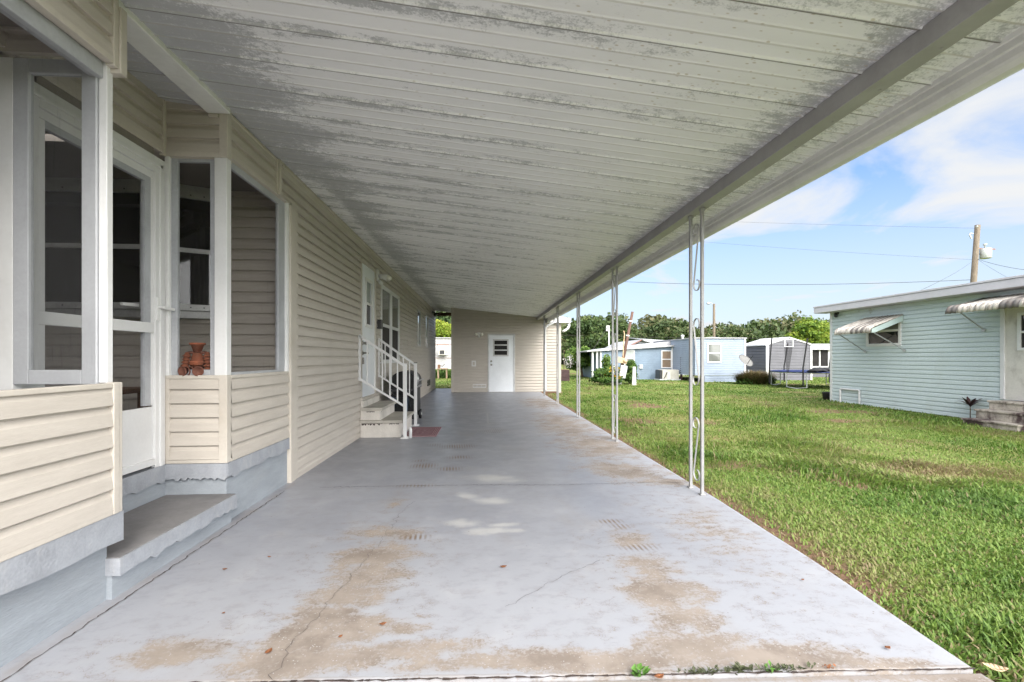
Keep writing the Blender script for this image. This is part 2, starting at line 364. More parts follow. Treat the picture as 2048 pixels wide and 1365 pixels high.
def m_slab(nt, bs):
    p = nt.pos(); x, y, z = nt.xyz(p)[:3]
    wear = nt.attr('wear'); pale = nt.attr('pale'); fade = nt.attr('fade')
    n1 = nt.noise(p, 1.6, 6, .6); n2 = nt.noise(nt.scale(p, (1, 1.5, 1)), 9, 7, .7); n3 = nt.noise(p, 55, 4, .7); n4 = nt.noise(p, 4, 6, .62)
    paint = nt.mix(nt.ss(n1, .3, .7), (.235, .242, .275), (.285, .292, .325))
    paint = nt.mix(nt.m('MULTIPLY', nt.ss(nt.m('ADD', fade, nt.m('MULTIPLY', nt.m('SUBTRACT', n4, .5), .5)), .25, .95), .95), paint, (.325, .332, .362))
    paint = nt.mix(nt.m('MULTIPLY', nt.ss(n2, .46, .68), .34), paint, (.20, .198, .215))
    paint = nt.mix(nt.m('MULTIPLY', nt.ss(nt.noise(nt.scale(p, (1, .45, 1)), 2.1, 6, .65), .52, .70), .28), paint, (.26, .235, .215))
    paint = nt.mix(nt.m('MULTIPLY', nt.ss(nt.m('ADD', pale, nt.m('MULTIPLY', nt.m('SUBTRACT', nt.ss(n4, .3, .7), .5), .7)), .1, 1.05), .62), paint, (.48, .475, .46))
    # crazed paint: distorted cell edges in the worn belt
    wp = nt.new('ShaderNodeVectorMath', {'operation': 'ADD'}, i0=p, i1=nt.new('ShaderNodeVectorMath', {'operation': 'SCALE'}, i0=nt.new('ShaderNodeTexNoise', None, Vector=p, Scale=7.0, Detail=4.0).outputs['Color'], Scale=.16).outputs[0]).outputs[0]
    ce = nt.voro(wp, 19, 'DISTANCE_TO_EDGE'); ce2 = nt.voro(wp, 44, 'DISTANCE_TO_EDGE')
    halo = nt.ss(nt.m('ADD', nt.attr('halo'), nt.m('MULTIPLY', nt.m('SUBTRACT', n4, .5), 1.2)), .2, .85)
    ck = nt.m('MAXIMUM', nt.m('MULTIPLY', nt.ss(ce, .030, .004), nt.ss(n2, .44, .62)), nt.m('MULTIPLY', nt.ss(ce2, .05, .012), nt.ss(n2, .5, .62)))
    ck = nt.m('MULTIPLY', ck, halo)
    # worn-through patches
    nA = nt.m('SUBTRACT', nt.ss(n2, .28, .72), .5); nB = nt.m('SUBTRACT', nt.ss(n3, .28, .72), .5); nC = nt.m('SUBTRACT', nt.ss(nt.noise(p, 3.2, 3), .3, .7), .5)
    soft = nt.m('MULTIPLY', nt.ss(nt.m('ADD', nt.m('ADD', nt.m('MULTIPLY', wear, 1.1), nt.m('MULTIPLY', nC, .55)), nt.m('MULTIPLY', nA, .5)), .18, .95), nt.ss(wear, .0, .22))
    w = nt.m('ADD', nt.m('ADD', wear, nt.m('MULTIPLY', nA, .75)), nt.m('ADD', nt.m('MULTIPLY', nB, .85), nt.m('MULTIPLY', nC, .5)))
    wf = nt.m('MULTIPLY', nt.ss(w, .42, .98), nt.ss(wear, .04, .3))
    conc = nt.mix(nt.ss(n4, .35, .7), (.285, .238, .20), (.205, .168, .138)); conc = nt.mix(nt.ss(n2, .55, .75), conc, (.33, .29, .25))
    conc = nt.mix(nt.m('MULTIPLY', nt.ss(nt.noise(p, 3.1, 6, .7), .48, .64), .75), conc, (.15, .115, .09))
    paint = nt.mix(nt.m('MULTIPLY', nt.ss(nt.m('ADD', nt.m('MULTIPLY', n3, .55), nt.m('MULTIPLY', n2, .45)), .52, .66), .22), paint, (.33, .30, .29))
    c = nt.mix(nt.m('MULTIPLY', ck, .88), paint, (.215, .17, .14))
    c = nt.mix(nt.m('MULTIPLY', soft, .7), c, nt.mix(nt.ss(n4, .35, .7), (.30, .262, .232), (.25, .21, .18)))
    c = nt.mix(nt.m('MULTIPLY', wf, .8), c, conc)
    fl = nt.m('MULTIPLY', nt.ss(nt.voro(p, 60), .2, .12), nt.m('MULTIPLY', wf, nt.ss(n2, .47, .55)))
    c = nt.mix(nt.m('MULTIPLY', fl, .8), c, (.44, .44, .46))
    c = nt.mix(nt.m('MULTIPLY', nt.ss(nt.m('ADD', nt.attr('crk'), nt.m('MULTIPLY', nt.m('SUBTRACT', n2, .5), 1.6)), .45, .8), .7), c, (.19, .16, .14))
    tread = nt.attr('tread'); tw = nt.ss(nt.m('SINE', nt.m('ADD', nt.m('MULTIPLY', x, 190), nt.m('MULTIPLY', y, 14))), -.2, .5)
    c = nt.mix(nt.m('MULTIPLY', nt.m('MULTIPLY', tread, tw), nt.ss(n2, .34, .46, 0, .95)), c, (.165, .108, .066))
    # tiny dark specks
    c = nt.mix(nt.m('MULTIPLY', nt.ss(nt.voro(p, 9), .05, .025), .75), c, (.15, .10, .07))
    c = nt.mix(nt.m('MULTIPLY', nt.m('MULTIPLY', nt.ss(n3, .60, .70), nt.ss(n2, .48, .62)), .45), c, (.20, .17, .15))
    dirt = nt.ss(nt.m('ADD', nt.attr('grime'), nt.m('MULTIPLY', nt.m('SUBTRACT', n4, .5), .7)), .35, .9)
    c = nt.mix(nt.m('MULTIPLY', dirt, .8), c, (.24, .205, .18))
    nt.set(bs, 'Base_Color', c)
    r = nt.m('ADD', nt.ss(n4, .3, .7, .30, .46), nt.m('MULTIPLY', wf, .35)); r = nt.m('ADD', r, nt.m('MULTIPLY', fade, .22))
    nt.set(bs, 'Roughness', r); bs.inputs['Specular IOR Level'].default_value = .42
    h = nt.m('SUBTRACT', nt.m('MULTIPLY', n3, .35), nt.m('MULTIPLY', nt.m('MAXIMUM', wf, ck), .6))
    nt.set(bs, 'Normal', nt.bump(nt.m('ADD', h, nt.m('MULTIPLY', n1, .6)), .22, .006))
mat('painted_slab', m_slab)

def m_lawn(nt, bs):
    p = nt.pos(); a = nt.noise(p, .35, 5, .6); b = nt.noise(p, 1.8, 6, .65); c3 = nt.noise(p, 16, 5, .7)
    g = nt.mix(nt.ss(b, .35, .65), (.095, .145, .034), (.155, .20, .052)); g = nt.mix(nt.ss(a, .42, .68), g, (.215, .205, .08))
    g = nt.mix(nt.ss(nt.m('ADD', nt.m('MULTIPLY', b, .5), nt.m('MULTIPLY', c3, .5)), .53, .66), g, (.21, .135, .08))
    g = nt.mix(nt.ss(nt.attr('bare'), .2, .8), g, nt.mix(c3, (.12, .075, .05), (.22, .14, .09)))
    nt.set(bs, 'Base_Color', g); bs.inputs['Roughness'].default_value = .95; bs.inputs['Specular IOR Level'].default_value = .1
    nt.set(bs, 'Normal', nt.bump(c3, .8, .03))
mat('lawn_ground', m_lawn)

def m_leafy(cols, trans=.3, rough=.5):
    def fn(nt, bs):
        t = nt.attr('tint')
        rp = nt.new('ShaderNodeValToRGB', None, Fac=t); el = rp.color_ramp.elements
        el[0].position = 0; el[0].color = (*cols[0], 1); el[1].position = 1; el[1].color = (*cols[-1], 1)
        for i, cc in enumerate(cols[1:-1]):
            e = el.new((i + 1) / (len(cols) - 1)); e.color = (*cc, 1)
        nt.set(bs, 'Base_Color', rp.outputs[0]); bs.inputs['Roughness'].default_value = rough; bs.inputs['Specular IOR Level'].default_value = .25
        tl = nt.new('ShaderNodeBsdfTranslucent'); nt.l.new(rp.outputs[0], tl.inputs[0])
        mx = nt.new('ShaderNodeMixShader', None, i0=trans, i1=bs.outputs[0], i2=tl.outputs[0])
        nt.l.new(mx.outputs[0], nt.n['Material Output'].inputs[0])
    return fn
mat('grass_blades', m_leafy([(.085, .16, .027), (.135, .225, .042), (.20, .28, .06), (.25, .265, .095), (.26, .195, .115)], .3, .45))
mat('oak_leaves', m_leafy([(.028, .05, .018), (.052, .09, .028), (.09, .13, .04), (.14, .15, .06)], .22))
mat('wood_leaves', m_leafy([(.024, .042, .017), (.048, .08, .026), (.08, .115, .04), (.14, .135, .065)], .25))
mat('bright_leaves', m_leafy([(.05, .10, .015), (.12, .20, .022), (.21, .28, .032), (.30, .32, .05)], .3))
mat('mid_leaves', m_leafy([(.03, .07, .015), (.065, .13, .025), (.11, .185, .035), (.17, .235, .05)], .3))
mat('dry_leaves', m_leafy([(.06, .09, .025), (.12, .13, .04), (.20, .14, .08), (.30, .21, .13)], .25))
mat('flower_leaves', m_leafy([(.55, .50, .50), (.72, .70, .70)], .3))
mat('yellow_flowers', m_leafy([(.60, .28, .02), (.70, .45, .04)], .3))

def m_teal(nt, bs):
    p = nt.pos(); n = nt.noise(nt.scale(p, (1, 1, .5)), 1.6, 7, .65); f = nt.noise(p, 30, 3)
    c = nt.mix(nt.ss(f, .3, .7), (.50, .575, .585), (.545, .62, .63))
    c = nt.mix(nt.m('MULTIPLY', nt.ss(n, .5, .72), .5), c, (.46, .52, .50))
    x, y, z = nt.xyz(p)[:3]
    mould = nt.m('MULTIPLY', nt.ss(nt.noise(p, 5, 7, .7), .55, .7), nt.m('MULTIPLY', nt.ss(nt.m('ABSOLUTE', nt.m('SUBTRACT', y, 11.4)), 1.0, .3), nt.ss(z, 2.1, 2.4)))
    c = nt.mix(nt.m('MULTIPLY', mould, .7), c, (.30, .31, .24))
    nt.set(bs, 'Base_Color', c); bs.inputs['Roughness'].default_value = .55; bs.inputs['Specular IOR Level'].default_value = .25
mat('teal_siding', m_teal)
def m_awning(nt, bs):
    p = nt.pos(); t = nt.attr('slat'); n = nt.noise(nt.scale(p, (2, 6, 2)), 4, 6, .7)
    c = nt.mix(t, (.60, .56, .50), (.045, .04, .042)); c = nt.mix(nt.m('MULTIPLY', nt.ss(n, .45, .62), .75), c, (.15, .115, .095))
    nt.set(bs, 'Base_Color', c); bs.inputs['Roughness'].default_value = .55
mat('awning_slats', m_awning)
def m_mat(nt, bs):
    p = nt.pos(); x, y, z = nt.xyz(p)[:3]
    u = nt.m('DIVIDE', nt.m('ADD', x, .955), .25); v = nt.m('DIVIDE', nt.m('SUBTRACT', y, 7.40), .46)   # -1..1 both ways
    e = nt.m('MAXIMUM', nt.m('ABSOLUTE', u), nt.m('ABSOLUTE', nt.m('MULTIPLY', v, 1.0)))
    st = nt.ss(nt.m('SINE', nt.m('MULTIPLY', e, 58.0)), -.1, .4)
    base = nt.mix(nt.noise(p, 120, 3), (.12, .045, .055), (.20, .08, .095))
    c = nt.mix(nt.m('MULTIPLY', st, nt.ss(e, .62, .66)), base, (.30, .19, .205))
    inner = nt.m('MULTIPLY', nt.ss(e, .60, .57), nt.ss(nt.noise(nt.scale(p, (9, 34, 1)), 2.3, 3, .6), .47, .55))
    c = nt.mix(nt.m('MULTIPLY', inner, .75), c, (.30, .20, .22))
    nt.set(bs, 'Base_Color', c); bs.inputs['Roughness'].default_value = .9; nt.set(bs, 'Normal', nt.bump(nt.noise(p, 300, 2), .5, .003))
mat('woven_mat', m_mat)

# ================================================================== GROUND
XW = -1.85                       # house / porch face on the carport side
XE = 1.98                        # right edge of the slab
def zc(x): return 2.80 - .105 * x          # underside of the carport roof
def slab_edge(y): return np.interp(y, [-8, 1.64, 2.6, 3.7, 16], [1.86, 1.886, 1.95, 1.98, 1.99])
def slab_front(x): return 1.733 - .0362 * (x + .68)

def ell(X, Y, items):
    out = np.zeros_like(X)
    for it in items:
        px, py, rx, ry = it[:4]; s = it[4] if len(it) > 4 else 1.0; rot = it[5] if len(it) > 5 else 0.0
        cx, cy = gnd(px, py); dx, dy = X - cx, Y - cy; c, q = math.cos(rot), math.sin(rot)
        a, b = (dx * c + dy * q) / rx, (-dx * q + dy * c) / ry
        out = np.maximum(out, s * np.clip(1.25 - np.sqrt(a * a + b * b), 0, 1))
    return out
def grid_surface(name, us, vs, posfn, m, attrfn=None, skirt=.22):
    U, V = np.meshgrid(us, vs); X, Y, Z = posfn(U, V); nv, nu = U.shape
    P = np.stack([X.ravel(), Y.ravel(), Z.ravel()], 1); idx = np.arange(nu * nv).reshape(nv, nu)
    Q = np.stack([idx[:-1, :-1].ravel(), idx[:-1, 1:].ravel(), idx[1:, 1:].ravel(), idx[1:, :-1].ravel()], 1)
    attrs = attrfn(X.ravel(), Y.ravel()) if attrfn else None
    if skirt:
        ring = np.concatenate([idx[0, :], idx[1:, -1], idx[-1, -2::-1], idx[-2:0, 0][::-1] if False else idx[-2:0:-1, 0]])
        low = P[ring].copy(); low[:, 2] -= skirt; b = len(P); P = np.vstack([P, low]); n = len(ring); k = np.arange(n); k2 = (k + 1) % n
        Q = np.vstack([Q, np.stack([ring[k2], ring[k], b + k, b + k2], 1)])
        if attrs: attrs = {a: np.concatenate([v, v[ring]]) for a, v in attrs.items()}
    return np_mesh(name, P, Q, m, None, attrs, False)

WEAR = [(x_[0], x_[1], x_[2] * 1.3, x_[3] * 1.55, (x_[4] if len(x_) > 4 else 1) * 1.12, *x_[5:]) for x_ in [(765, 1065, .20, .10, .85), (755, 1110, .24, .12, 1), (725, 1150, .20, .12, 1), (690, 1190, .17, .10, 1), (650, 1235, .17, .10, 1), (610, 1280, .17, .11, 1.05), (575, 1325, .22, .09, 1.1),
        (715, 1255, .22, .10, .9), (740, 1200, .12, .09, .8), (330, 1310, .16, .07, 1), (410, 1300, .10, .05, .7), (690, 1312, .30, .06, 1.05), (790, 1258, .13, .05, .8), (830, 1300, .30, .05, .95), (960, 1325, .30, .05, 1),
        (1080, 1318, .26, .05, .95), (1230, 1322, .28, .06, 1.05), (1390, 1300, .25, .09, 1.05), (1500, 1312, .30, .07, 1.1), (1640, 1322, .22, .05, .95), (1760, 1330, .2, .03, .6),
        (1290, 1130, .16, .14, .9), (1330, 1185, .20, .12, 1.05), (1370, 1230, .17, .09, .9), (1300, 1165, .12, .10, .8), (1260, 1075, .15, .12, .75),
        (1240, 940, .45, .35, .85), (1190, 890, .5, .8, .85), (1130, 850, .5, 1.6, .8), (1330, 965, .45, .12, .75), (1085, 806, .5, 1.2, .8), (1420, 1060, .25, .5, .45),
        (790, 1008, .05, .12, .65, -.3), (790, 860, .2, .2, .35)]]
PALE = [(q_[0], q_[1], q_[2] * 1.25, q_[3] * 1.6, *q_[4:]) for q_ in [(980, 957, .24, .10, 1), (1020, 962, .16, .07, .9), (930, 992, .09, .07, .7), (985, 1003, .15, .06, .9), (930, 1047, .11, .06, .85), (975, 1062, .17, .05, .9), (1005, 1050, .12, .03, .85), (1030, 1062, .11, .035, .85), (975, 835, .02, .75, .8)]]
TREAD = [(850, 932, .16, .12, 1), (900, 938, .14, .10, .9), (920, 915, .16, .10, .8), (840, 922, .08, .06, .8), (915, 893, .25, .16, .9), (870, 890, .12, .12, .5), (990, 862, .3, .3, .5), (1220, 1043, .10, .05, .9), (1240, 1052, .08, .07, .7), (830, 1075, .11, .05, .9), (830, 972, .22, .05, .7), (1280, 1095, .14, .06, .7)]
def slab_attrs(X, Y):
    wear = ell(X, Y, WEAR) * (.82 + .36 * fbm(X, Y, 2.2, 3))
    pale = ell(X, Y, PALE)
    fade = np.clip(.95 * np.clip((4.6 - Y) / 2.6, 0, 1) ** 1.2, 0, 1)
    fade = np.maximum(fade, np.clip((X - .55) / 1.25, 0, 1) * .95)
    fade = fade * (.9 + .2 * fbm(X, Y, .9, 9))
    wall = np.clip(1 - np.abs(X + 1.80) / .10, 0, 1) * (Y < 4.5) * .62
    front = np.clip(1 - np.abs(Y - slab_front(X) - .01) / .03, 0, 1) * .8
    crk = np.zeros_like(X); L = [gnd(*q) for q in ((826, 1004), (800, 1030), (785, 1055), (745, 1105), (700, 1155), (660, 1200), (625, 1245), (580, 1290), (566, 1320), (545, 1362))] 
    for (ax, ay), (bx, by) in zip(L, L[1:]):
        tt = np.clip(((X - ax) * (bx - ax) + (Y - ay) * (by - ay)) / ((bx - ax) ** 2 + (by - ay) ** 2), 0, 1); dd = np.hypot(X - ax - tt * (bx - ax), Y - ay - tt * (by - ay)); crk = np.maximum(crk, np.clip(1 - dd / .04, 0, 1) * .55)
    jy = np.interp(X, [-1.5, 2], [gnd(640, 976)[1], gnd(1385, 965)[1]]); crk = np.maximum(crk, np.clip(1 - np.abs(Y - jy) / .05, 0, 1) * .42 * (.5 + fbm(X, Y, 2.5, 41)))
    return {'crk': crk, 'wear': wear, 'pale': pale, 'fade': fade, 'tread': np.clip(ell(X, Y, TREAD) * 1.2, 0, 1), 'grime': np.maximum(wall, front), 'halo': ell(X, Y, [(q[0], q[1], q[2] * 2.4, q[3] * 2.4, 1) for q in WEAR if q[1] > 1000])}
vs = np.concatenate([np.linspace(0, .10, 90, endpoint=False), np.linspace(.10, .35, 130, endpoint=False), np.linspace(.35, 1, 120)])
def slab_pos(U, V):
    x0 = -2.05; yb = 17.75
    yf = slab_front(x0 + U * (1.9 - x0)); Y = yf + V * (yb - yf); X = x0 + U * (slab_edge(Y) - x0 + .012 * (fbm(Y, Y * 0, 1.5, 21) - .5))
    return X, Y, .003 * (fbm(X, Y, .8, 4) - .5)
slab = struct(grid_surface('concrete_slab', np.linspace(0, 1, 200), vs, slab_pos, 'painted_slab', slab_attrs), 'grey painted concrete carport floor with worn brown tyre tracks', 'floor')
def apron_pos(U, V):
    x0 = -6.0
    Xf = x0 + U * (1.9 - x0); yf = slab_front(Xf) - .012; Y = yf - V * (yf + 9); X = x0 + U * (slab_edge(Y) + .02 - x0)
    return X, Y, -.012 + 0 * X
def apron_attrs(X, Y):
    return {'crk': 0 * X, 'wear': np.clip(.75 * fbm(X, Y, 1.4, 31) + .1, 0, 1), 'pale': 0 * X, 'fade': .9 + 0 * X, 'tread': 0 * X, 'grime': np.clip(1 - np.abs(Y - slab_front(X) + .02) / .03, 0, 1), 'halo': 1 + 0 * X}
struct(grid_surface('driveway', np.linspace(0, 1, 60), np.linspace(0, 1, 90) ** 1.5, apron_pos, 'painted_slab', apron_attrs, skirt=0), 'white worn concrete driveway below the joint of the carport floor', 'driveway')

# cracks and joints: thin dark strips lying in the slab
def crack(pts, w, jit=.006, seed=1, name='crack', m='crack_dark'):
    r = random.Random(seed); P = []
    for k in range(len(pts) - 1):
        a, b = pts[k], pts[k + 1]; L = math.hypot(b[0] - a[0], b[1] - a[1]); n = max(3, int(L / .025))
        for i in range(n): P.append((a[0] + (b[0] - a[0]) * i / n + r.gauss(0, jit), a[1] + (b[1] - a[1]) * i / n + r.gauss(0, jit)))
    P.append(pts[-1]); b = MB()
    for i in range(len(P) - 1):
        w0 = w * r.uniform(.25, 1); w1 = w * r.uniform(.25, 1); a, c = P[i], P[i + 1]
        d = math.hypot(c[0] - a[0], c[1] - a[1]) or 1; nx, ny = -(c[1] - a[1]) / d, (c[0] - a[0]) / d
        b.quad((a[0] - nx * w0, a[1] - ny * w0, .0045), (c[0] - nx * w1, c[1] - ny * w1, .0045), (c[0] + nx * w1, c[1] + ny * w1, .0045), (a[0] + nx * w0, a[1] + ny * w0, .0045))
    o = b.build(name, m); o.parent = slab; return o
G = lambda *ps: [gnd(*p) for p in ps]
crack(G((826, 1004), (800, 1030), (785, 1055), (745, 1105), (700, 1155), (660, 1200), (625, 1245), (580, 1290), (566, 1320), (545, 1362)), .0013, .009, 2)
crack(G((1200, 1123), (1130, 1150), (1060, 1190), (1010, 1215)), .0011, .005, 3)
crack(G((640, 976), (800, 973), (960, 971), (1100, 971), (1300, 966), (1385, 965)), .0042, .005, 4)
crack([(-1.775, y) for y in (1.75, 2.1, 2.5, 2.9, 3.3, 3.7, 4.2)], .0045, .004, 5)
crack([(x, slab_front(x) - .006) for x in np.linspace(-2, 1.89, 30)], .007, .002, 6, 'joint', 'joint_dark')

# lawn sheet, finer near the slab so the bare strip follows its edge
gx = np.concatenate([[-400, -120, -40, -15, -6], np.linspace(-4, 6, 130), np.linspace(6.4, 30, 40), [45, 80, 150, 400]])
gy = np.concatenate([[-300, -80, -25, -9], np.linspace(-6, 20, 180), np.linspace(20.6, 60, 50), [80, 120, 200, 400]])
def bare_of(X, Y):
    d = X - slab_edge(Y); w = .16 + .8 * np.clip(fbm(X, Y, .8, 51) - .22, 0, 1) * (Y > 2.2)
    b = np.clip(1.15 - d / np.maximum(w, .02), 0, 1) * (d > -.3) * (Y < 15.8) * (Y > 2.0)
    return np.maximum(b, np.clip((fbm(X, Y, .7, 61, 5) - .63) * 7, 0, .75))
def lawn_z(X, Y): return -.055 + .03 * (fbm(X, Y, .5, 71) - .5)
struct(grid_surface('lawn', gx, gy, lambda U, V: (U, V, lawn_z(U, V) - .5 * ((U < 1.9) & (V < 17.6) & (U > -7) & (V > -9))), 'lawn_ground', lambda X, Y: {'bare': bare_of(X, Y)}, skirt=0), 'patchy green lawn with bare brown spots beside the slab', 'lawn')

def make_grass():
    N = 600000
    d = np.exp(RNG.uniform(math.log(1.55), math.log(46), N)); r = RNG.uniform(-.25, 2.3, N); u = r * d
    X = u * CA + d * SA; Y = d * CA - u * SA
    e = slab_edge(Y)
    ok = (X > e + RNG.uniform(-.02, .05, N)) | (Y > 17.8)
    ok &= ~((X > 9.93) & (Y < 12.5)) & ~((X > -1.2) & (X < 2.85) & (Y > 15.7) & (Y < 19.5)) & ~((X < -1.83) & (Y < 17.8))
    ok &= ~((X > 6.6) & (X < 13.6) & (Y > 25.3)) & ~((X > 10.8) & (X < 13.5) & (Y > 22.6)) & ~((X > 15.5) & (X < 18.2) & (Y > 24))
    ok &= RNG.random(N) > .93 * bare_of(X, Y)
    X, Y, d = X[ok], Y[ok], d[ok]; n = len(X)
    cl = fbm(X, Y, 1.1, 81, 4); cl2 = fbm(X, Y, 4.5, 91, 3)
    tall = np.clip((cl - .42) * 3.2, .12, 1.35) * (.55 + .9 * cl2)
    near = np.clip(1.6 - d / 14, .5, 1.3)
    h = (.020 + .044 * tall * near) * RNG.uniform(.5, 1.35, n) + .0009 * d
    w = np.maximum(.0026 + .003 * RNG.random(n) + .0022 * tall, .0007 * d) * np.clip(1.15 - .01 * d, .8, 1.15)
    az = RNG.uniform(0, 2 * PI, n) * .75 + 5.2 * vnoise(X, Y, .9, 97); lean = RNG.uniform(.25, 1.25, n)
    dx, dy = np.cos(az), np.sin(az); sx, sy = -dy, dx; z0 = lawn_z(X, Y) - .006
    V = np.zeros((n, 6, 3)); 
    for k, (fl, fh, fw) in enumerate(((0, 0, 1), (.32, .62, .85), (1.0, .98, .18))):
        cx = X + dx * lean * h * fl; cy = Y + dy * lean * h * fl; cz = z0 + h * fh * (1 - .28 * (lean > .8) * (k == 2))
        for j, sg in ((0, -1), (1, 1)):
            V[:, 2 * k + j, 0] = cx + sg * sx * w * fw; V[:, 2 * k + j, 1] = cy + sg * sy * w * fw; V[:, 2 * k + j, 2] = cz
    b = np.arange(n)[:, None] * 6
    Q = np.concatenate([b + np.array([[0, 1, 3, 2]]), b + np.array([[2, 3, 5, 4]])])
    dry = fbm(X, Y, .42, 101, 5)
    t = .27 + .75 * (fbm(X, Y, .55, 121, 3) - .5) + .8 * (fbm(X, Y, 1.9, 111, 3) - .45) + 1.9 * np.clip(dry - .55, 0, 1) + RNG.normal(0, .17, n) - .18 * tall
    t = np.where(RNG.random(n) < (.05 + .25 * np.clip(bare_of(X, Y), 0, 1)), RNG.uniform(.8, 1, n), t)
    o = np_mesh('grass', V.reshape(-1, 3), Q, 'grass_blades', None, {'tint': np.repeat(np.clip(t, 0, 1), 6)})
    tag(o, 'patchy green grass blades covering the lawn', 'grass', kind='stuff')
make_grass()

# ================================================================== LEAFY THINGS
def leaves(name, blobs, n, size, m, parent=None, shell=.45, up=.25, seed=0, aspect=.6):
    r = np.random.default_rng(seed + 1000); B = np.array([b[:6] for b in blobs], float); tb = np.array([b[6] if len(b) > 6 else .4 for b in blobs])
    vol = (B[:, 3] * B[:, 4] * B[:, 5]) ** .67; k = r.choice(len(B), n, p=vol / vol.sum())
    D = r.normal(size=(n, 3)); D /= np.linalg.norm(D, axis=1)[:, None]
    rad = shell + (1 - shell) * r.random(n) ** .6; rad *= 1 + .16 * r.normal(size=n) * (r.random(n) < .3)
    P = B[k, :3] + D * B[k, 3:6] * rad[:, None]
    Nn = D * .8 + r.normal(size=(n, 3)) * .7 + np.array([0, 0, up]); Nn /= np.linalg.norm(Nn, axis=1)[:, None]
    A = np.cross(Nn, r.normal(size=(n, 3))); A /= np.linalg.norm(A, axis=1)[:, None]; Bv = np.cross(Nn, A)
    s = size * r.uniform(.55, 1.4, n)[:, None]
    V = np.stack([P - A * s, P - Bv * s * aspect + A * s * .1, P + A * s, P + Bv * s * aspect + A * s * .1], 1).reshape(-1, 3)
    V[:, 2] = np.maximum(V[:, 2], -.05)
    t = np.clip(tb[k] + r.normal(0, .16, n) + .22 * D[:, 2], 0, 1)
    return np_mesh(name, V, np.arange(4 * n).reshape(-1, 4), m, parent, {'tint': np.repeat(t, 4)})
def crown_blobs(c, R, n, seed, br=(.28, .45), tint=.4):
    r = random.Random(seed); out = []
    for i in range(n):
        a = r.uniform(0, 2 * PI); e = r.uniform(-.55, 1); q = r.uniform(.35, .85); s = r.uniform(*br)
        ce = math.sqrt(max(0, 1 - e * e)) if abs(e) < 1 else 0
        out.append((c[0] + R[0] * q * ce * math.cos(a), c[1] + R[1] * q * ce * math.sin(a), c[2] + R[2] * q * e, R[0] * s, R[1] * s, R[2] * s * .8, tint + r.uniform(-.18, .2)))
    return out
def tree(name, label, base, h, R, seed, m, nblob, nleaf, size, tint=.4, group=None, trunk=.12, crown_z=None, cat='tree'):
    t = thing(name, label, cat, base, group); r = random.Random(seed); b = MB(); x, y, z = base; cz = crown_z or h - R[2]
    b.tube([(x, y, z - .1), (x + r.uniform(-.1, .1), y, z + h * .25), (x + r.uniform(-.2, .2), y, z + h * .5), (x, y, z + cz)], [trunk * 1.3, trunk, trunk * .7, trunk * .35], 8)
    for i in range(6):
        a = r.uniform(0, 2 * PI); z0 = z + h * r.uniform(.25, .5)
        b.tube([(x, y, z0), (x + R[0] * .35 * math.cos(a), y + R[1] * .35 * math.sin(a), z0 + h * .16), (x + R[0] * .65 * math.cos(a), y + R[1] * .65 * math.sin(a), z + cz + R[2] * r.uniform(0, .4))], [trunk * .5, trunk * .3, trunk * .1], 6)
    b.build('trunk', 'bark', t, True)
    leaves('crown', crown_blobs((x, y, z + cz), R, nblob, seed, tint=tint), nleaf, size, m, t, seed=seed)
    return t

# far woods: one mass behind the houses
def make_woods():
    r = random.Random(5); blobs = []
    for i in range(470):
        px = r.uniform(760, 2060); d = r.uniform(78, 108)
        x, y, _ = at(px, 700, d)
        top = 8.6 + .8 * math.sin(px * .021) + .6 * math.sin(px * .057 + 1) + r.uniform(-1.4, .7); s = r.uniform(1.5, 3.2)
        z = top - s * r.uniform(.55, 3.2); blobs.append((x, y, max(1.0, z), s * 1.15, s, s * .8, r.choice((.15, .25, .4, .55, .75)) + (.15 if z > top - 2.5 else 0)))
    for i in range(60):
        px = r.uniform(760, 2060); x, y, _ = at(px, 700, 100); blobs.append((x, y, 1.5, 3.5, 3, 3, .1))
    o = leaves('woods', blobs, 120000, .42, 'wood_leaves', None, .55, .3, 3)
    tag(o, 'long dark green line of woods beyond the mobile homes', 'woods', kind='stuff')
make_woods()
def tree_at(px, d, top_py, name, label, wpx, seed, m, nb, nl, size, **k):
    x, y, _ = at(px, 700, d); h = H + (HZ - top_py) * d / F; Rx = wpx * d / F / 2
    return tree(name, label, (x, y, -.05), h, (Rx, Rx, k.pop('rz', h * .40)), seed, m, nb, nl, size, **k)
tree_at(1178, 62, 631, 'oak_tree', 'dark round oak crown rising behind the flowering shrub tree', 90, 21, 'oak_leaves', 46, 15000, .20, tint=.35, trunk=.3)
tree_at(1245, 70, 645, 'oak_tree', 'dark oak behind the leaning wooden pole', 90, 22, 'oak_leaves', 40, 11000, .22, tint=.4, trunk=.3)
tree_at(1345, 66, 640, 'oak_tree', 'broad oak with an olive tinted top over the blue house', 130, 23, 'wood_leaves', 50, 15000, .22, tint=.5, trunk=.3)
tree_at(1462, 72, 646, 'oak_tree', 'round topped oak beyond the metal shed and pale blue house', 110, 24, 'wood_leaves', 44, 12000, .22, tint=.42, trunk=.3)
tree_at(1640, 46, 634, 'lime_tree', 'bright lime green tree behind the corner of the pale teal house', 115, 25, 'bright_leaves', 44, 14000, .15, tint=.33, trunk=.2)
tree_at(887, 40, 642, 'lime_tree', 'yellow green tree behind the white trailer in the passage', 110, 26, 'bright_leaves', 44, 14000, .12, tint=.62, trunk=.2)
tree_at(893, 58, 612, 'oak_tree', 'dark oak above the yellow green tree in the passage', 120, 27, 'oak_leaves', 44, 12000, .2, tint=.3, trunk=.3)
shr = tree_at(1165, 29, 686, 'shrub_tree', 'bushy bright green shrub tree between the shed and the blue house', 68, 28, 'mid_leaves', 40, 9000, .085, tint=.5, trunk=.07, rz=.95, crown_z=1.05)
x, y, _ = at(1138, 725, 28.2)
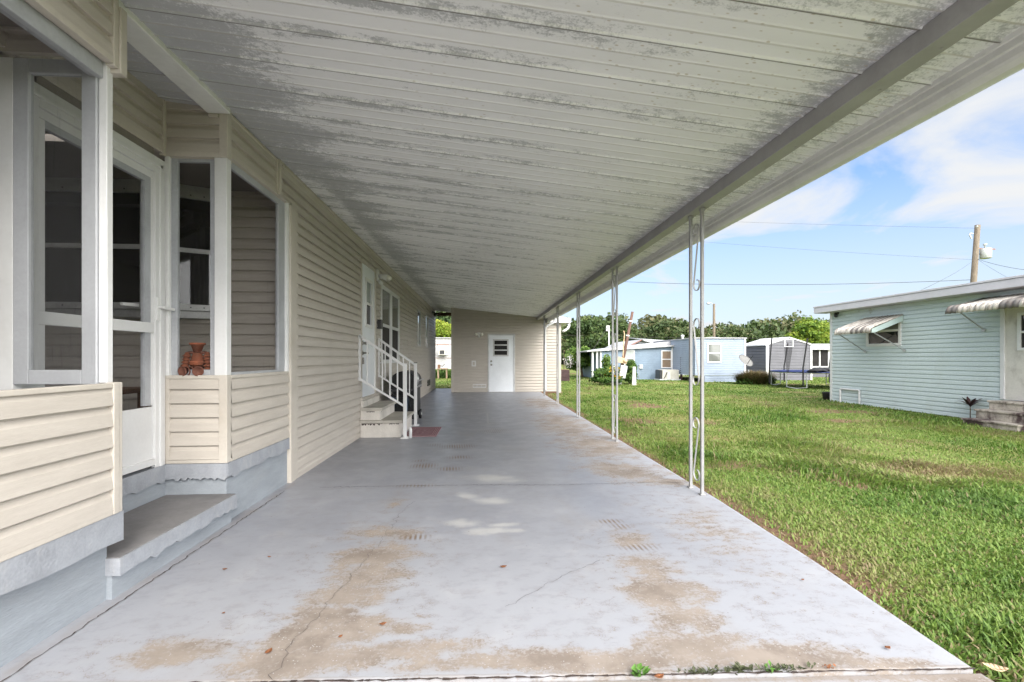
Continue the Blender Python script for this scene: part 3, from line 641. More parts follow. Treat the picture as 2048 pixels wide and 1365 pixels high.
leaves('blossoms', [(x, y, .95, .35, .3, .45, .5)], 130, .05, 'flower_leaves', shr, .3, seed=4)

# ================================================================== MAIN MOBILE HOME
home = thing('mobile_home', 'long tan vinyl sided mobile home with white door and entry steps', 'house', (XW, 9, 0))
YE = 4.49; YF = 17.7
yd0, yd1 = 7.03, 7.89                                             # door
yt0, yt1 = 8.32, 10.11                                            # twin window
s1 = (12.9, 13.57); s2 = (14.72, 15.35)
b = MB()
def hs(y0, y1, z0, z1): b.siding('x', XW, 1, y0, y1, z0, z1)
ZT = 3.02
hs(YE, yd0 - .05, .03, ZT); hs(yd0 - .05, yd1 + .05, 2.70, ZT); hs(yd0 - .05, yd1 + .05, .03, .54)
hs(yd1 + .05, yt0, .03, ZT); hs(yt0, yt1, .03, 1.09); hs(yt0, yt1, 2.53, ZT)
hs(yt1, s1[0], .03, ZT); hs(s1[0], s1[1], .03, 1.52); hs(s1[0], s1[1], 2.57, ZT)
hs(s1[1], s2[0], .03, ZT); hs(s2[0], s2[1], .03, 1.52); hs(s2[0], s2[1], 2.57, ZT); hs(s2[1], YF, .03, ZT)
# the opening's end of the wall above the porch screen
b.siding('x', XW, 1, 4.27, YE, 2.68, ZT)
b.build('wall', 'tan_siding', home)
b = MB(); b.box(-6.2, XW - .055, 4.62, YF - .02, -.1, 3.1); b.build('wall_core', 'interior_dark', home)
b = MB(); b.siding('y', 4.5, -1, -6.2, -2.96, .43, 1.62); b.siding('y', 4.5, -1, -2.96, -1.9, .43, 1.60); b.siding('y', 4.5, -1, -2.40, -1.9, 1.60, 2.8); b.siding('y', 4.5, -1, -6.2, -2.40, 2.74, 2.85)
b.build('end_wall', 'tan_siding', home)
b = MB(); b.box(XW - .02, XW + .022, 4.47, 4.60, .0, 2.66); b.box(XW - .02, XW + .014, 4.60, 4.665, .0, 2.66); b.build('corner_trim', 'tan_trim', home, bevel=.004)
MB().box(XW - .02, XW + .024, YF - .06, YF, 0, ZT).build('corner_trim', 'tan_trim', home, bevel=.004)
b = MB(); b.box(XW, XW + .03, 4.3, YF, 2.945, 2.968); b.box(XW, XW + .018, 4.3, YF, 2.90, 2.945); b.box(XW, XW + .012, YE, yd0 - .05, 0.0, .035); b.box(XW, XW + .012, yd1 + .05, YF, 0.0, .035)
b.build('edge_trim', 'tan_trim', home, bevel=.003)
b = MB(); b.box(-6.4, XW - .05, 4.4, YF + .3, 3.12, 3.22); b.build('roof', 'white_roof', home)
# door
b = MB(); b.frame('x', XW - .02, .045, yd0 - .05, yd1 + .05, .54, 2.70, .05); b.box(XW - .02, XW + .03, yd0, yd1, .54, .585)
b.build('door_frame', 'tan_trim', home, bevel=.003)
b = MB(); wy0, wy1, wz0, wz1 = 7.30, 7.66, 1.72, 2.42
b.box(XW - .03, XW + .005, yd0, wy0, .59, 2.65); b.box(XW - .03, XW + .005, wy1, yd1, .59, 2.65); b.box(XW - .03, XW + .005, wy0, wy1, .59, wz0); b.box(XW - .03, XW + .005, wy0, wy1, wz1, 2.65)
door = b.build('door', 'door_white', home)
b = MB(); b.frame('x', XW + .003, .02, wy0 - .04, wy1 + .04, wz0 - .04, wz1 + .04, .05, (2.06,)); wf = b.build('door_window', 'white_paint', door, bevel=.003)
MB().box(XW - .025, XW - .012, wy0, wy1, 2.06, wz1).build('upper_pane', 'curtain', door)
MB().box(XW - .025, XW - .014, wy0, wy1, wz0, 2.06).build('lower_pane', 'dark_glass', door)
b = MB(); b.lathe([(.033, 0), (.033, .012), (.02, .016), (.02, .05), (.028, .055), (.028, .07)], (XW + .005, 7.09, 1.42), (1, 0, 0), 16); b.build('deadbolt', 'nickel', door, True)
b = MB(); b.lathe([(.035, 0), (.035, .012), (.014, .016), (.014, .06)], (XW + .005, 7.10, 1.27), (1, 0, 0), 16); b.beam((XW + .06, 7.09, 1.27), (XW + .065, 7.22, 1.265), .018, .02); b.box(XW + .005, XW + .03, 7.06, 7.12, 1.10, 1.2); b.build('door_handle', 'nickel', door)
# twin window
def sash_window(parent, y0, y1, z0, z1, zm, x=XW, trim=.07):
    f = MB().frame('x', x - .01, .04, y0, y1, z0, z1, trim, (zm,)).build('window', 'bright_white', parent, bevel=.004)
    MB().box(x - .02, x + .008, y0 + trim, y1 - trim, zm, z1 - trim).build('upper_pane', 'mirror_pane', f)
    MB().box(x - .02, x + .001, y0 + trim, y1 - trim, z0 + trim, zm).build('lower_pane', 'screen_pane', f)
    return f
def m_mirror(nt, bs):
    p = nt.pos(); n = nt.noise(p, 1.5, 3)
    nt.set(bs, 'Base_Color', nt.mix(n, (.10, .105, .095), (.19, .20, .185))); bs.inputs['Roughness'].default_value = .06; bs.inputs['Specular IOR Level'].default_value = .8
mat('mirror_pane', m_mirror)
simple('screen_pane', (.022, .02, .02), .55, .2, 5, spec=.12)
ym = (yt0 + yt1) / 2
sash_window(home, yt0, ym - .005, 1.09, 2.53, 1.80); sash_window(home, ym + .005, yt1, 1.09, 2.53, 1.80)
for a, c in (s1, s2):
    f = MB().frame('x', XW - .01, .035, a, c, 1.52, 2.57, .05).build('slim_window', 'alu_frame', home, bevel=.003)
    MB().box(XW - .02, XW - .002, a + .05, c - .05, 1.57, 2.52).build('pane', 'mirror_pane', f)
MB().frame('x', XW, .022, 11.2, 11.9, .62, 1.65, .035).build('access_panel', 'tan_trim', home, bevel=.003)
for k in range(3): MB().box(XW, XW + .03, 15.2 + k * .28, 15.38 + k * .28, .25, .45).build('vent', 'dark_metal', home)
# bay window on the end wall, inside the porch
fx0, fx1 = -4.35, -2.96; yb = 4.24
def bay_leaf(p, q, name='bay_window'):
    z0, z1, zm = 1.63, 2.71, 2.18; f = MB(); P = np.array(p); Q = np.array(q); d = (Q - P) / np.linalg.norm(Q - P); nrm = np.array((d[1], -d[0]))
    def bar(s0, s1, a, c, t=.035):
        L = np.linalg.norm(Q - P); A = P + d * s0; B2 = P + d * s1
        pts = [tuple(A), tuple(B2), tuple(B2 + nrm * t), tuple(A + nrm * t)]
        f.prism(pts, 'z', a, c)
    L = float(np.linalg.norm(Q - P)); w = .055
    bar(0, w, z0, z1); bar(L - w, L, z0, z1); bar(w, L - w, z0, z0 + w); bar(w, L - w, z1 - w, z1); bar(w, L - w, zm - .02, zm + .02, .025)
    nf = len(f.f); s = f
    g = MB(); A = P + d * w; B2 = P + d * (L - w)
    g.prism([tuple(A + nrm * .004), tuple(B2 + nrm * .004), tuple(B2 + nrm * .012), tuple(A + nrm * .012)], 'z', z0 + w, z1 - w)
    for k in range(12):
        zk = z0 + .05 + k * (z1 - z0 - .1) / 11
        for c in (P + d * .02, Q - d * .02): s.lathe([(.006, 0), (.006, .004)], (*(c + nrm * .035), zk), (*nrm, 0), 8)
    for k in range(5):
        c = P + d * (w + (k + .5) * (L - 2 * w) / 5)
        for zk in (z0 + .027, z1 - .027): s.lathe([(.006, 0), (.006, .004)], (*(c + nrm * .035), zk), (*nrm, 0), 8)
    o = f.build(name, 'alu_frame', home); o.data.materials.append(MATS['dark_metal'])
    for i_, pl_ in enumerate(o.data.polygons): pl_.material_index = int(i_ >= nf)
    g.build('pane', 'dark_glass', o)
bay_leaf((fx1, yb), (-2.40, 4.5)); bay_leaf((fx0, yb), (fx1, yb))
b = MB(); b.prism([(fx0, yb + .01), (fx1, yb + .01), (-2.41, 4.5), (fx0, 4.5)], 'z', 1.56, 1.63); b.build('bay_sill', 'alu_frame', home, bevel=.004); b = MB(); b.prism([(fx0, yb - .005), (fx1, yb - .005), (-2.39, 4.49), (fx0, 4.5)], 'z', 2.71, 2.78)
b.build('bay_head', 'alu_frame', home, bevel=.004)

lb = MB().box(XW + .012, XW + .09, 8.02, 8.16, 1.70, 1.86).build('wall_box', 'dark_metal', None, bevel=.008)
tag(lb, 'small dark box on the tan wall between the white door and twin window', 'wall box')
# flood lamp beside the door
fl = thing('flood_lamp', 'white flood lamp with clear bulb high on the wall beside the house door', 'lamp', (XW, 8.05, 2.6))
MB().box(XW + .01, XW + .035, 7.98, 8.12, 2.53, 2.73).build('back_plate', 'white_paint', fl, bevel=.006)
b = MB(); b.lathe([(.03, 0), (.045, .05), (.055, .13)], (XW + .05, 8.06, 2.62), (.95, .1, -.18), 16); b.build('lamp_housing', 'white_paint', fl, True)
b = MB(); b.lathe([(.05, 0), (.052, .05), (.03, .085), (.005, .09)], (XW + .17, 8.073, 2.597), (.95, .1, -.18), 16); b.build('bulb', 'clear_bulb', fl, True)
b = MB(); b.lathe([(.022, 0), (.032, .03), (.03, .08)], (XW + .04, 8.06, 2.535), (.6, .1, -.6), 14); b.build('motion_sensor', 'white_paint', fl, True)
sp = thing('spot_lamp', 'small dark spot lamp at the far top end of the tan house wall', 'lamp', (XW, 16.6, 2.83))
b = MB(); b.lathe([(.05, 0), (.05, .02), (.02, .03), (.02, .09)], (XW + .01, 16.6, 2.84), (1, 0, 0), 12); b.build('bracket', 'dark_metal', sp)
b = MB(); b.lathe([(.03, 0), (.07, .08), (.07, .13)], (XW + .08, 16.6, 2.82), (.6, -.3, -.7), 14); b.build('lamp_head', 'dark_metal', sp, True)

# ================================================================== SCREENED PORCH
XP = -1.80; XD = -2.28; YN = 2.39; YB = 3.42
porch = thing('screened_porch', 'tan sided screen porch with white screen door beside a low concrete step', 'porch', (XP, 2.5, 0))
def ragged(x0, x1, y0, y1, z0, z1, seed, axis='y', m='grey_concrete', name='ledge'):
    r = random.Random(seed); n = 26; lo = [z0 + r.uniform(-.012, .014) for _ in range(n + 1)]; q = MB()
    for k in range(n):
        t0, t1 = k / n, (k + 1) / n
        if axis == 'y':
            a, c = y0 + (y1 - y0) * t0, y0 + (y1 - y0) * t1
            q.quad((x1, a, lo[k]), (x1, c, lo[k + 1]), (x1, c, z1), (x1, a, z1)); q.quad((x0, a, z1), (x1, a, z1), (x1, c, z1), (x0, c, z1)); q.quad((x0, a, lo[k]), (x0, c, lo[k + 1]), (x1, c, lo[k + 1]), (x1, a, lo[k]))
        else:
            a, c = x0 + (x1 - x0) * t0, x0 + (x1 - x0) * t1
            q.quad((a, y0, lo[k]), (c, y0, lo[k + 1]), (c, y0, z1), (a, y0, z1)); q.quad((a, y0, z1), (c, y0, z1), (c, y1, z1), (a, y1, z1)); q.quad((a, y1, lo[k]), (c, y1, lo[k + 1]), (c, y0, lo[k + 1]), (a, y0, lo[k]))
    if axis == 'y':
        for yy, zz_ in ((y0, lo[0]), (y1, lo[n])): q.quad((x0, yy, zz_), (x1, yy, zz_), (x1, yy, z1), (x0, yy, z1))
    else:
        for xx_, zz_ in ((x0, lo[0]), (x1, lo[n])): q.quad((xx_, y0, zz_), (xx_, y1, zz_), (xx_, y1, z1), (xx_, y0, z1))
    return q.build(name, m, porch)
b = MB(); b.box(-6, -1.862, -1.4, YN - .01, -.1, .325); b.box(-6, XD - .01, YN - .01, YB + .02, -.1, .325); b.box(-6, -1.865, YB + .02, YE - .02, -.1, .325)
b.build('foundation', 'blue_concrete', porch)
ragged(-2.3, XP + .004, -1.4, YN + .008, .30, .435, 1); ragged(-2.3, -1.842, YB, YE - .02, .325, .435, 2); ragged(XD, -1.846, YB - .012, YB + .06, .325, .4345, 3, 'x'); ragged(-2.6, XD + .012, YN, YB - .012, .315, .434, 4)
ragged(-2.28, -1.79, YN - .02, YB + .02, .115, .205, 5, 'y', 'grey_concrete', 'step_edge')
b = MB(); b.box(-2.28, -1.80, YN - .015, YB + .015, .18, .209); b.build('step_top', 'step_top', porch)
b = MB(); b.box(-2.28, -1.835, YN - .012, YB + .03, -.1, .15); b.build('step_base', 'blue_concrete', porch)
b = MB(); b.box(-6, -1.9, -1.35, YN, .40, .428); b.box(-6, XD - .01, YN, YB, .40, .428); b.box(-6, -1.9, YB, 4.48, .40, .428); b.build('floor', 'porch_floor', porch)
b = MB(); b.box(-6, -1.87, -1.4, YN, 2.78, 2.84); b.box(-6, XD - .03, YN, YB, 2.78, 2.84); b.box(-6, -1.90, YB + .11, 4.6, 2.78, 2.84); b.build('ceiling', 'interior_dark', porch)
b = MB(); b.box(-6.05, -6.0, -1.4, 4.5, .3, 3.0); b.box(-6, -1.86, -1.42, -1.38, .3, 3.0); b.build('back_wall', 'tan_siding', porch)
# knee walls
b = MB(); b.siding('x', XP - .013, 1, -1.38, YN - .055, .46, 1.055, zb=.46); b.box(-1.92, XP - .014, -1.38, YN - .005, .435, 1.06); b.build('knee_wall', 'tan_siding', porch)
b = MB(); b.siding('y', YB + .013, -1, XD + .03, XW - .05, .465, 1.05, zb=.465); b.siding('x', XW - .013, 1, YB + .05, YE - .03, .46, 1.05, zb=.46); b.box(-1.96, XW - .014, YB + .016, YE, .435, 1.06); b.box(XD, XW - .02, YB + .014, YB + .1, .435, 1.06)
b.build('knee_wall', 'tan_siding', porch)
b = MB()
b.box(XP - .03, XP + .008, -1.38, YN - .06, .435, .462); b.box(XP - .03, XP + .008, -1.38, YN - .06, 1.052, 1.076); b.box(XP - .03, XP + .010, YN - .06, YN - .025, .435, 1.078); b.box(XP - .04, XP + .006, YN - .025, YN, .435, 1.078)
b.box(XD, XW - .05, YB - .006, YB + .02, .436, .462); b.box(XD, XW - .05, YB - .006, YB + .02, 1.046, 1.072); b.box(XD, XD + .035, YB - .009, YB + .02, .462, 1.046); b.box(XW - .055, XW + .004, YB - .008, YB + .05, .436, 1.073)
b.box(XW - .03, XW + .006, YB + .05, YE - .03, .436, .460); b.box(XW - .03, XW + .006, YB + .05, YE - .03, 1.046, 1.07)
b.build('siding_trim', 'tan_trim', porch, bevel=.004)
# headers
b = MB(); b.siding('x', XP - .013, 1, -1.38, YN - .055, 2.66, 3.02, zb=2.66); b.box(-1.92, XP - .014, -1.38, YN - .005, 2.64, 3.02)
b.siding('x', XD - .013, 1, YN - .1, YB, 2.68, 3.08, zb=2.68); b.box(XD - .1, XD - .014, YN - .1, YB + .1, 2.66, 3.08)
b.siding('y', YB + .013, -1, XD, XW - .05, 2.68, 3.08, zb=2.68); b.box(XD, XW - .016, YB + .014, YB + .1, 2.64, 3.07); b.siding('x', XW - .013, 1, YB + .05, 4.22, 2.70, 3.02, zb=2.70); b.box(-1.95, XW - .014, YB + .02, YE, 2.66, 3.02)
b.siding('y', YN - .05, -1, -2.32, -1.87, 2.66, 2.98, zb=2.66)
b.build('header', 'tan_siding', porch)
b = MB()
b.box(XP - .03, XP + .010, -1.38, YN - .055, 2.63, 2.662); b.box(XP - .03, XP + .012, YN - .06, YN - .03, 2.62, 3.02); b.box(XP - .05, XP + .020, YN - .03, YN + .012, 2.60, 2.93)
b.box(XD - .02, XD + .01, YN, YB - .02, 2.655, 2.682); b.box(XD - .02, XD + .014, YB - .03, YB, 2.64, 3.05)
b.box(XD, XW - .05, YB - .01, YB + .02, 2.645, 2.682); b.box(XW - .05, XW + .008, YB - .012, YB + .05, 2.645, 3.02); b.box(XW - .12, XW - .05, YB - .02, YB + .01, 2.93, 2.955)
b.box(XW - .03, XW + .010, YB + .05, YE + .02, 2.665, 2.70); b.box(XW - .03, XW + .026, 4.225, 4.27, 2.67, 2.99); b.box(XW - .03, XW + .016, 4.20, 4.225, 2.70, 2.985)
b.box(XD + .01, XW - .05, YB - .012, YB + .005, 3.035, 3.055); b.box(XW - .02, XW + .012, YB + .05, 4.2, 2.96, 2.985)
b.build('header_trim', 'tan_trim', porch, bevel=.004)
# white posts
b = MB(); b.box(-1.868, XP - .03, YN - .05, YN - .012, 1.076, 2.64); b.build('post', 'bright_white', porch, bevel=.004)
b = MB(); b.box(-1.938, XW - .001, YB - .002, YB + .06, 1.07, 2.65); b.build('post', 'bright_white', porch, bevel=.004)
b = MB(); b.box(XD, XD + .03, YB - .004, YB + .06, 1.07, 2.65); b.build('post', 'white_paint', porch, bevel=.003)
b = MB(); b.box(XW - .06, XW + .004, YE - .06, YE - .02, 1.06, 2.67); b.build('post', 'white_paint', porch, bevel=.003)
b = MB(); b.box(-2.322, -2.251, YN - .06, YN - .015, .43, 2.64); b.build('post', 'white_paint', porch, bevel=.003)
# grey screen frames
b = MB(); b.box(-1.90, -1.845, -1.38, YN - .05, 2.56, 2.64); b.box(-1.90, -1.845, -1.38, YN - .05, 1.03, 1.072)
b.build('screen_frame', 'grey_frame', porch, bevel=.004)
b = MB(); b.frame('y', YN - .06, .03, -2.251, -1.87, 1.07, 2.64, .07); b.build('screen_frame', 'light_frame', porch, bevel=.004)
b = MB(); b.frame('y', YB + .02, .03, XD + .03, -1.938, 1.07, 2.66, .042); b.build('screen_frame', 'grey_frame', porch, bevel=.004)
b = MB(); b.box(XW - .05, XW - .02, YB + .06, YE - .06, 2.61, 2.665); b.box(XW - .05, XW - .02, 4.30, 4.43, 1.07, 2.61); b.box(XW - .05, XW - .02, YB + .06, 4.30, 1.06, 1.09); b.build('screen_frame', 'grey_frame', porch, bevel=.004)
MB().quad((-1.875, -1.38, 1.07), (-1.875, YN - .05, 1.07), (-1.875, YN - .05, 2.58), (-1.875, -1.38, 2.58)).build('screen', 'insect_screen', porch)
MB().quad((-2.2, YN - .045, 1.1), (-1.92, YN - .045, 1.1), (-1.92, YN - .045, 2.6), (-2.2, YN - .045, 2.6)).build('screen', 'insect_screen', porch)
MB().quad((XD + .05, YB + .035, 1.08), (-1.94, YB + .035, 1.08), (-1.94, YB + .035, 2.64), (XD + .05, YB + .035, 2.64)).build('screen', 'door_screen', porch)
MB().quad((XW - .035, YB + .06, 1.08), (XW - .035, 4.31, 1.08), (XW - .035, 4.31, 2.62), (XW - .035, YB + .06, 2.62)).build('screen', 'door_screen', porch)
# screen door, axis parallel, in the recess
b = MB(); b.box(XD - .02, XD + .012, YB - .11, YB - .012, .435, 2.60); b.box(XD - .02, XD + .012, YN + .0, YN + .09, .435, 2.60); b.box(XD - .02, XD + .012, YN + .09, YB - .11, 2.49, 2.60)
b.box(XD - .01, XD + .022, YB - .075, YB - .045, .435, 2.56); b.box(XD - .01, XD + .022, YN + .04, YB - .045, 2.53, 2.555)
b.build('door_jamb', 'bright_white', porch, bevel=.004)
dy0, dy1 = YN + .09, YB - .11
b = MB(); b.box(XD - .035, XD - .004, dy0, dy0 + .05, .87, 2.439); b.box(XD - .035, XD - .004, dy1 - .02, dy1, .87, 2.439); b.box(XD - .035, XD - .004, dy0, dy1, 2.44, 2.49); b.box(XD - .035, XD + .006, dy0, dy1, 1.37, 1.44); b.box(XD - .03, XD - .006, dy0, dy1, .46, .86)
b.box(XD - .03, XD + .012, dy0, dy1, .455, .50)
sd = b.build('screen_door', 'bright_white', porch, bevel=.003)
b = MB(); b.box(XD - .034, XD - .006, dy1 - .075, dy1 - .02, .87, 2.44); b.box(XD - .034, XD - .006, dy0 + .05, dy1 - .075, 2.40, 2.44); b.build('inner_frame', 'grey_frame', sd)
MB().quad((XD - .02, dy0 + .05, .86), (XD - .02, dy1 - .07, .86), (XD - .02, dy1 - .07, 2.42), (XD - .02, dy0 + .05, 2.42)).build('screen', 'door_screen', sd)
b = MB(); b.box(XD + .012, XD + .02, YB - .105, YB - .075, 1.46, 1.62); b.beam((XD + .05, YB - .09, 1.55), (XD + .052, YB + .02, 1.545), .014, .02); b.beam((XD + .012, YB - .09, 1.55), (XD + .05, YB - .09, 1.55), .016, .016);
b.build('handle', 'white_paint', sd, bevel=.003)
MB().beam((XD - .09, dy1 - .02, 1.56), (XD - .10, dy1 - .15, 1.555), .016, .02).build('inner_handle', 'white_paint', sd)
MB().box(XD - .01, XD + .0, dy0, dy1, 2.60, 2.66).build('transom', 'interior_dark', porch)

# small table seen through the screens
tb = thing('porch_table', 'dark brown wooden table edge seen through the porch screen door', 'table', (-2.95, 3.6, .428))
MB().box(-3.5, -2.62, 3.35, 3.85, .93, .965).build('tabletop', 'wood_brown', tb, bevel=.006)
for lx, ly in ((-3.45, 3.4), (-3.45, 3.8), (-2.70, 3.4), (-2.70, 3.8)): MB().box(lx - .025, lx + .025, ly - .025, ly + .025, .428, .93).build('leg', 'wood_brown', tb)

# terracotta pot man on the sill
PX, PY, PZ = -2.103, 3.50, 1.075
MB().box(XD + .04, -1.94, YB + .03, YB + .15, 1.045, 1.074).build('inner_sill', 'white_paint', porch)
pm = thing('pot_figure', 'little seated figure made of terracotta flower pots on the porch sill', 'figurine', (PX, PY, PZ))
def pot(b, c, r0, r1, h, ax=(0, 0, 1), lip=.22):
    b.lathe([(r0 * .96, 0), (r0 + (r1 - r0) * .72, h * (1 - lip)), (r1 * 1.06, h * (1 - lip)), (r1 * 1.09, h), (r1 * .92, h), (r1 * .86, h * .7)], c, ax, 24)
b = MB(); pot(b, (PX, PY, PZ + .165), .026, .048, .068); b.build('head', 'terracotta', pm, True)
b = MB(); pot(b, (PX, PY, PZ + .012), .032, .050, .072); pot(b, (PX, PY, PZ + .160), .028, .050, .078, (0, 0, -1)); b.build('torso', 'terracotta', pm, True)
for sx in (-1, 1):
    b = MB()
    for k in range(5):
        zc_ = PZ + .163 - k * .024; xo = sx * (.068 + .0025 * k)
        pot(b, (PX + xo, PY - .003 * k, zc_), .014, .026, .034, (sx * .14, -.12, -1))
    b.build('arm', 'terracotta', pm, True)
    b = MB(); b.tube([(PX, PY, PZ + .162), (PX + sx * .066, PY, PZ + .160)], .011, 10); b.build('shoulder', 'terracotta_dark', pm, True)
    b = MB()
    for k in range(3): pot(b, (PX + sx * (.02 + .012 * k), PY - .002 - .024 * k, PZ + .028), .020, .033, .04, (sx * .3, -1, -.08))
    b.build('leg', 'terracotta_dark', pm, True)

# ================================================================== CARPORT
cp = thing('carport', 'long carport with weathered white metal roof and scroll posts', 'carport', (0, 9, 0))
Y0, Y1 = 1.0, 17.6; XL, XR = -2.5, 2.225
b = MB(); n = int(math.ceil((Y1 - Y0) / .305)); k0 = math.floor(Y0 / .305); ys = []
for k in range(k0, k0 + n + 1):
    s = k * .305
    ys += [(s - .020, 0), (s - .013, -.010), (s - .003, -.010), (s, .012), (s + .003, -.006), (s + .010, 0), (s + .088, 0), (s + .095, -.004), (s + .106, -.004), (s + .113, 0), (s + .190, 0), (s + .197, -.004), (s + .208, -.004), (s + .215, 0)]
ys = [q for q in ys if Y0 <= q[0] <= Y1]; ys = [(Y0, 0)] + ys + [(Y1, 0)]
for k in range(len(ys) - 1):
    (a, za), (c, zb_) = ys[k], ys[k + 1]
    b.quad((XL, a, zc(XL) + za), (XL, c, zc(XL) + zb_), (XR, c, zc(XR) + zb_), (XR, a, zc(XR) + za))
b.quad((XL, Y0, zc(XL) + .07), (XR, Y0, zc(XR) + .07), (XR, Y1, zc(XR) + .07), (XL, Y1, zc(XL) + .07))
b.quad((XL, Y0, zc(XL) + .07), (XL, Y0, zc(XL)), (XR, Y0, zc(XR)), (XR, Y0, zc(XR) + .07))
b.quad((XL, Y1, zc(XL) + .07), (XL, Y1, zc(XL)), (XR, Y1, zc(XR)), (XR, Y1, zc(XR) + .07))
b.build('roof', 'ceiling_metal', cp)
xb = 1.86; zb2 = 2.505
b = MB(); b.box(xb, xb + .10, Y0, 15.72, zb2, zc(xb) - .002 + .0); 
for yy in np.arange(1.2, 15.6, .30): b.lathe([(.008, 0), (.005, .005)], (xb + .07, float(yy), zb2), (0, 0, -1), 8)
b.build('beam', 'beam_grey', cp, bevel=.004)
ye = 15.55
prof = [(2.215, 2.585), (2.228, 2.548), (2.235, 2.546), (2.238, 2.515), (2.250, 2.512), (2.254, 2.482), (2.262, 2.470), (2.285, 2.452), (2.318, 2.448), (2.350, 2.458), (2.362, 2.48), (2.365, 2.62), (2.357, 2.62), (2.352, 2.60), (2.24, 2.60)]
MB().prism(prof, 'y', Y0, ye).build('gutter', 'carport_white', cp, bevel=.002)
b = MB(); b.box(-1.975, -1.815, 1.0, YB - .015, 2.955, 3.035); b.build('header_beam', 'carport_white', cp, bevel=.006)
XPo = 1.912; post_y = [3.975 + 2.535 * k for k in range(0, 5)]
def scroll(zt, zb_, flip):
    r = .062; pts = []; w = .082
    c = np.array((.012, zt - r)); 
    for i in range(26):
        a = math.radians(-95 + i * 12.2); rad = .030 + (r - .030) * min(1, i / 14)
        pts.append((c[0] + rad * math.cos(a), c[1] + rad * math.sin(a)))
    c2 = np.array((-.012, zb_ + r)); q = [(2 * 0 - p[0], (zt + zb_) - p[1]) for p in pts][::-1]
    allp = pts + q
    return [(-p[0] if flip else p[0], p[1]) for p in allp]
def make_post(y):
    top = zb2
    p = MB()
    for s in (-.11, .11): p.box(XPo - .0125, XPo + .0125, y + s - .0125, y + s + .0125, .0, top); p.box(XPo - .024, XPo + .024, y + s - .024, y + s + .024, 0, .012); p.box(XPo - .02, XPo + .02, y + s - .018, y + s + .018, top - .025, top - .001)
    po = p.build('post', 'post_white', cp, bevel=.002)
    for (zt, zb_, fp) in ((2.40, 1.80, False), (1.55, .95, True), (.66, .10, False)):
        m = MB(); pts = [(XPo, y - .0 + a, z) for a, z in scroll(zt, zb_, fp)]
        m.ribbon(pts, .014, .004, (1, 0, 0)); m.build('scroll', 'post_white', po)
for y in post_y: make_post(y)
# downspout on the last post
yl = post_y[-1]
MB().tube([(2.30, yl + .5, 2.47), (2.30, yl + .45, 2.40), (2.22, yl + .2, 2.30), (2.02, yl + .08, 2.20), (1.945, yl + .03, 2.12), (1.94, yl + .02, 1.9), (1.94, yl + .02, .25), (1.97, yl - .02, .16)], .034, 12).build('downspout', 'bright_white', cp, True)

# ================================================================== ENTRY STEPS, RAILS, MAT
es = thing('entry_steps', 'two tan boxed wooden steps below the white house door', 'steps', (-1.5, 7.45, 0))
b = MB(); b.box(XW + .02, -1.24, 6.93, 8.03, 0, .215); b.box(XW + .02, -1.535, 6.94, 8.02, .26, .405); b.build('step_base', 'step_base', es, bevel=.003)
MB().box(XW + .018, -1.205, 6.905, 8.055, .215, .259).build('tread', 'step_tread', es, bevel=.004)
MB().box(XW + .018, -1.50, 6.915, 8.045, .405, .449).build('tread', 'step_tread', es, bevel=.004)
MB().box(XW + .02, -1.79, 6.95, 8.0, .449, .545).build('threshold', 'step_base', es, bevel=.003)
def peeled(x0, x1, y, z0, z1, seed):
    r = random.Random(seed); n = 40; top = [(x0 + (x1 - x0) * k / n, z1) for k in range(n + 1)]
    lowp = [(x0 + (x1 - x0) * k / n, z1 - (z1 - z0) * (r.random() ** 1.6 * .9 + .1)) for k in range(n, -1, -1)]
    MB().prism(lowp + top, 'y', y, y + .003).build('peeled_paint', 'crack_dark', es)
peeled(-1.81, -1.50, 6.926, .175, .2145, 4); peeled(-1.40, -1.26, 6.926, .19, .2145, 5); peeled(-1.74, -1.62, 6.936, .372, .392, 6)
def make_rail(y, xp, label, pz=1.10):
    t = thing('handrail', label, 'handrail', (xp, y, 0), 'white handrails either side of the entry steps')
    w0 = XW + .03; zt0, zt1 = 1.52, pz - .03; zb0, zb1 = .885, .47
    b = MB(); b.box(xp - .025, xp + .025, y - .025, y + .025, .012, pz); b.build('post', 'bright_white', t, bevel=.004)
    b = MB(); b.box(xp - .06, xp + .06, y - .06, y + .06, 0, .013); b.lathe([(.008, 0), (.008, .02)], (xp + .045, y - .04, .012), (0, 0, 1), 8); b.build('base_plate', 'white_paint', t)
    MB().beam((w0, y, zt0), (xp, y, zt1), .03, .036).build('top_rail', 'bright_white', t, bevel=.003)
    MB().beam((w0, y, zb0), (xp, y, zb1), .026, .03).build('bottom_rail', 'bright_white', t, bevel=.003)
    MB().box(w0 - .015, w0 + .015, y - .015, y + .015, zb0 - .03, zt0 + .02).build('wall_post', 'bright_white', t)
    for k in range(1, 6):
        f = k / 6; xx = w0 + (xp - w0) * f
        MB().box(xx - .009, xx + .009, y - .009, y + .009, zb0 + (zb1 - zb0) * f, zt0 + (zt1 - zt0) * f).build('baluster', 'bright_white', t)
    MB().box(xp - .03, xp + .03, y - .03, y + .03, pz, pz + .012).build('post_cap', 'dark_metal' if y > 7.5 else 'bright_white', t, bevel=.003)
make_rail(6.86, -1.157, 'white handrail on the near side of the entry steps')
make_rail(8.12, -1.187, 'white handrail on the far side of the steps with dark post cap')
dm = MB().box(-1.205, -.705, 6.94, 7.86, .004, .014).build('door_mat', 'woven_mat', None, bevel=.003)
tag(dm, 'maroon woven door mat with striped border on the grey slab', 'door mat')
b = MB(); px_, py_ = gnd(821, 877); b.tube([(px_, py_, .002), (px_, py_, .135), (px_ - .012, py_, .165)], [.024, .024, .018], 14); ps = b.build('pipe_stub', 'bright_white', None, True)
tag(ps, 'short white pipe stub standing beside the near handrail post', 'pipe')

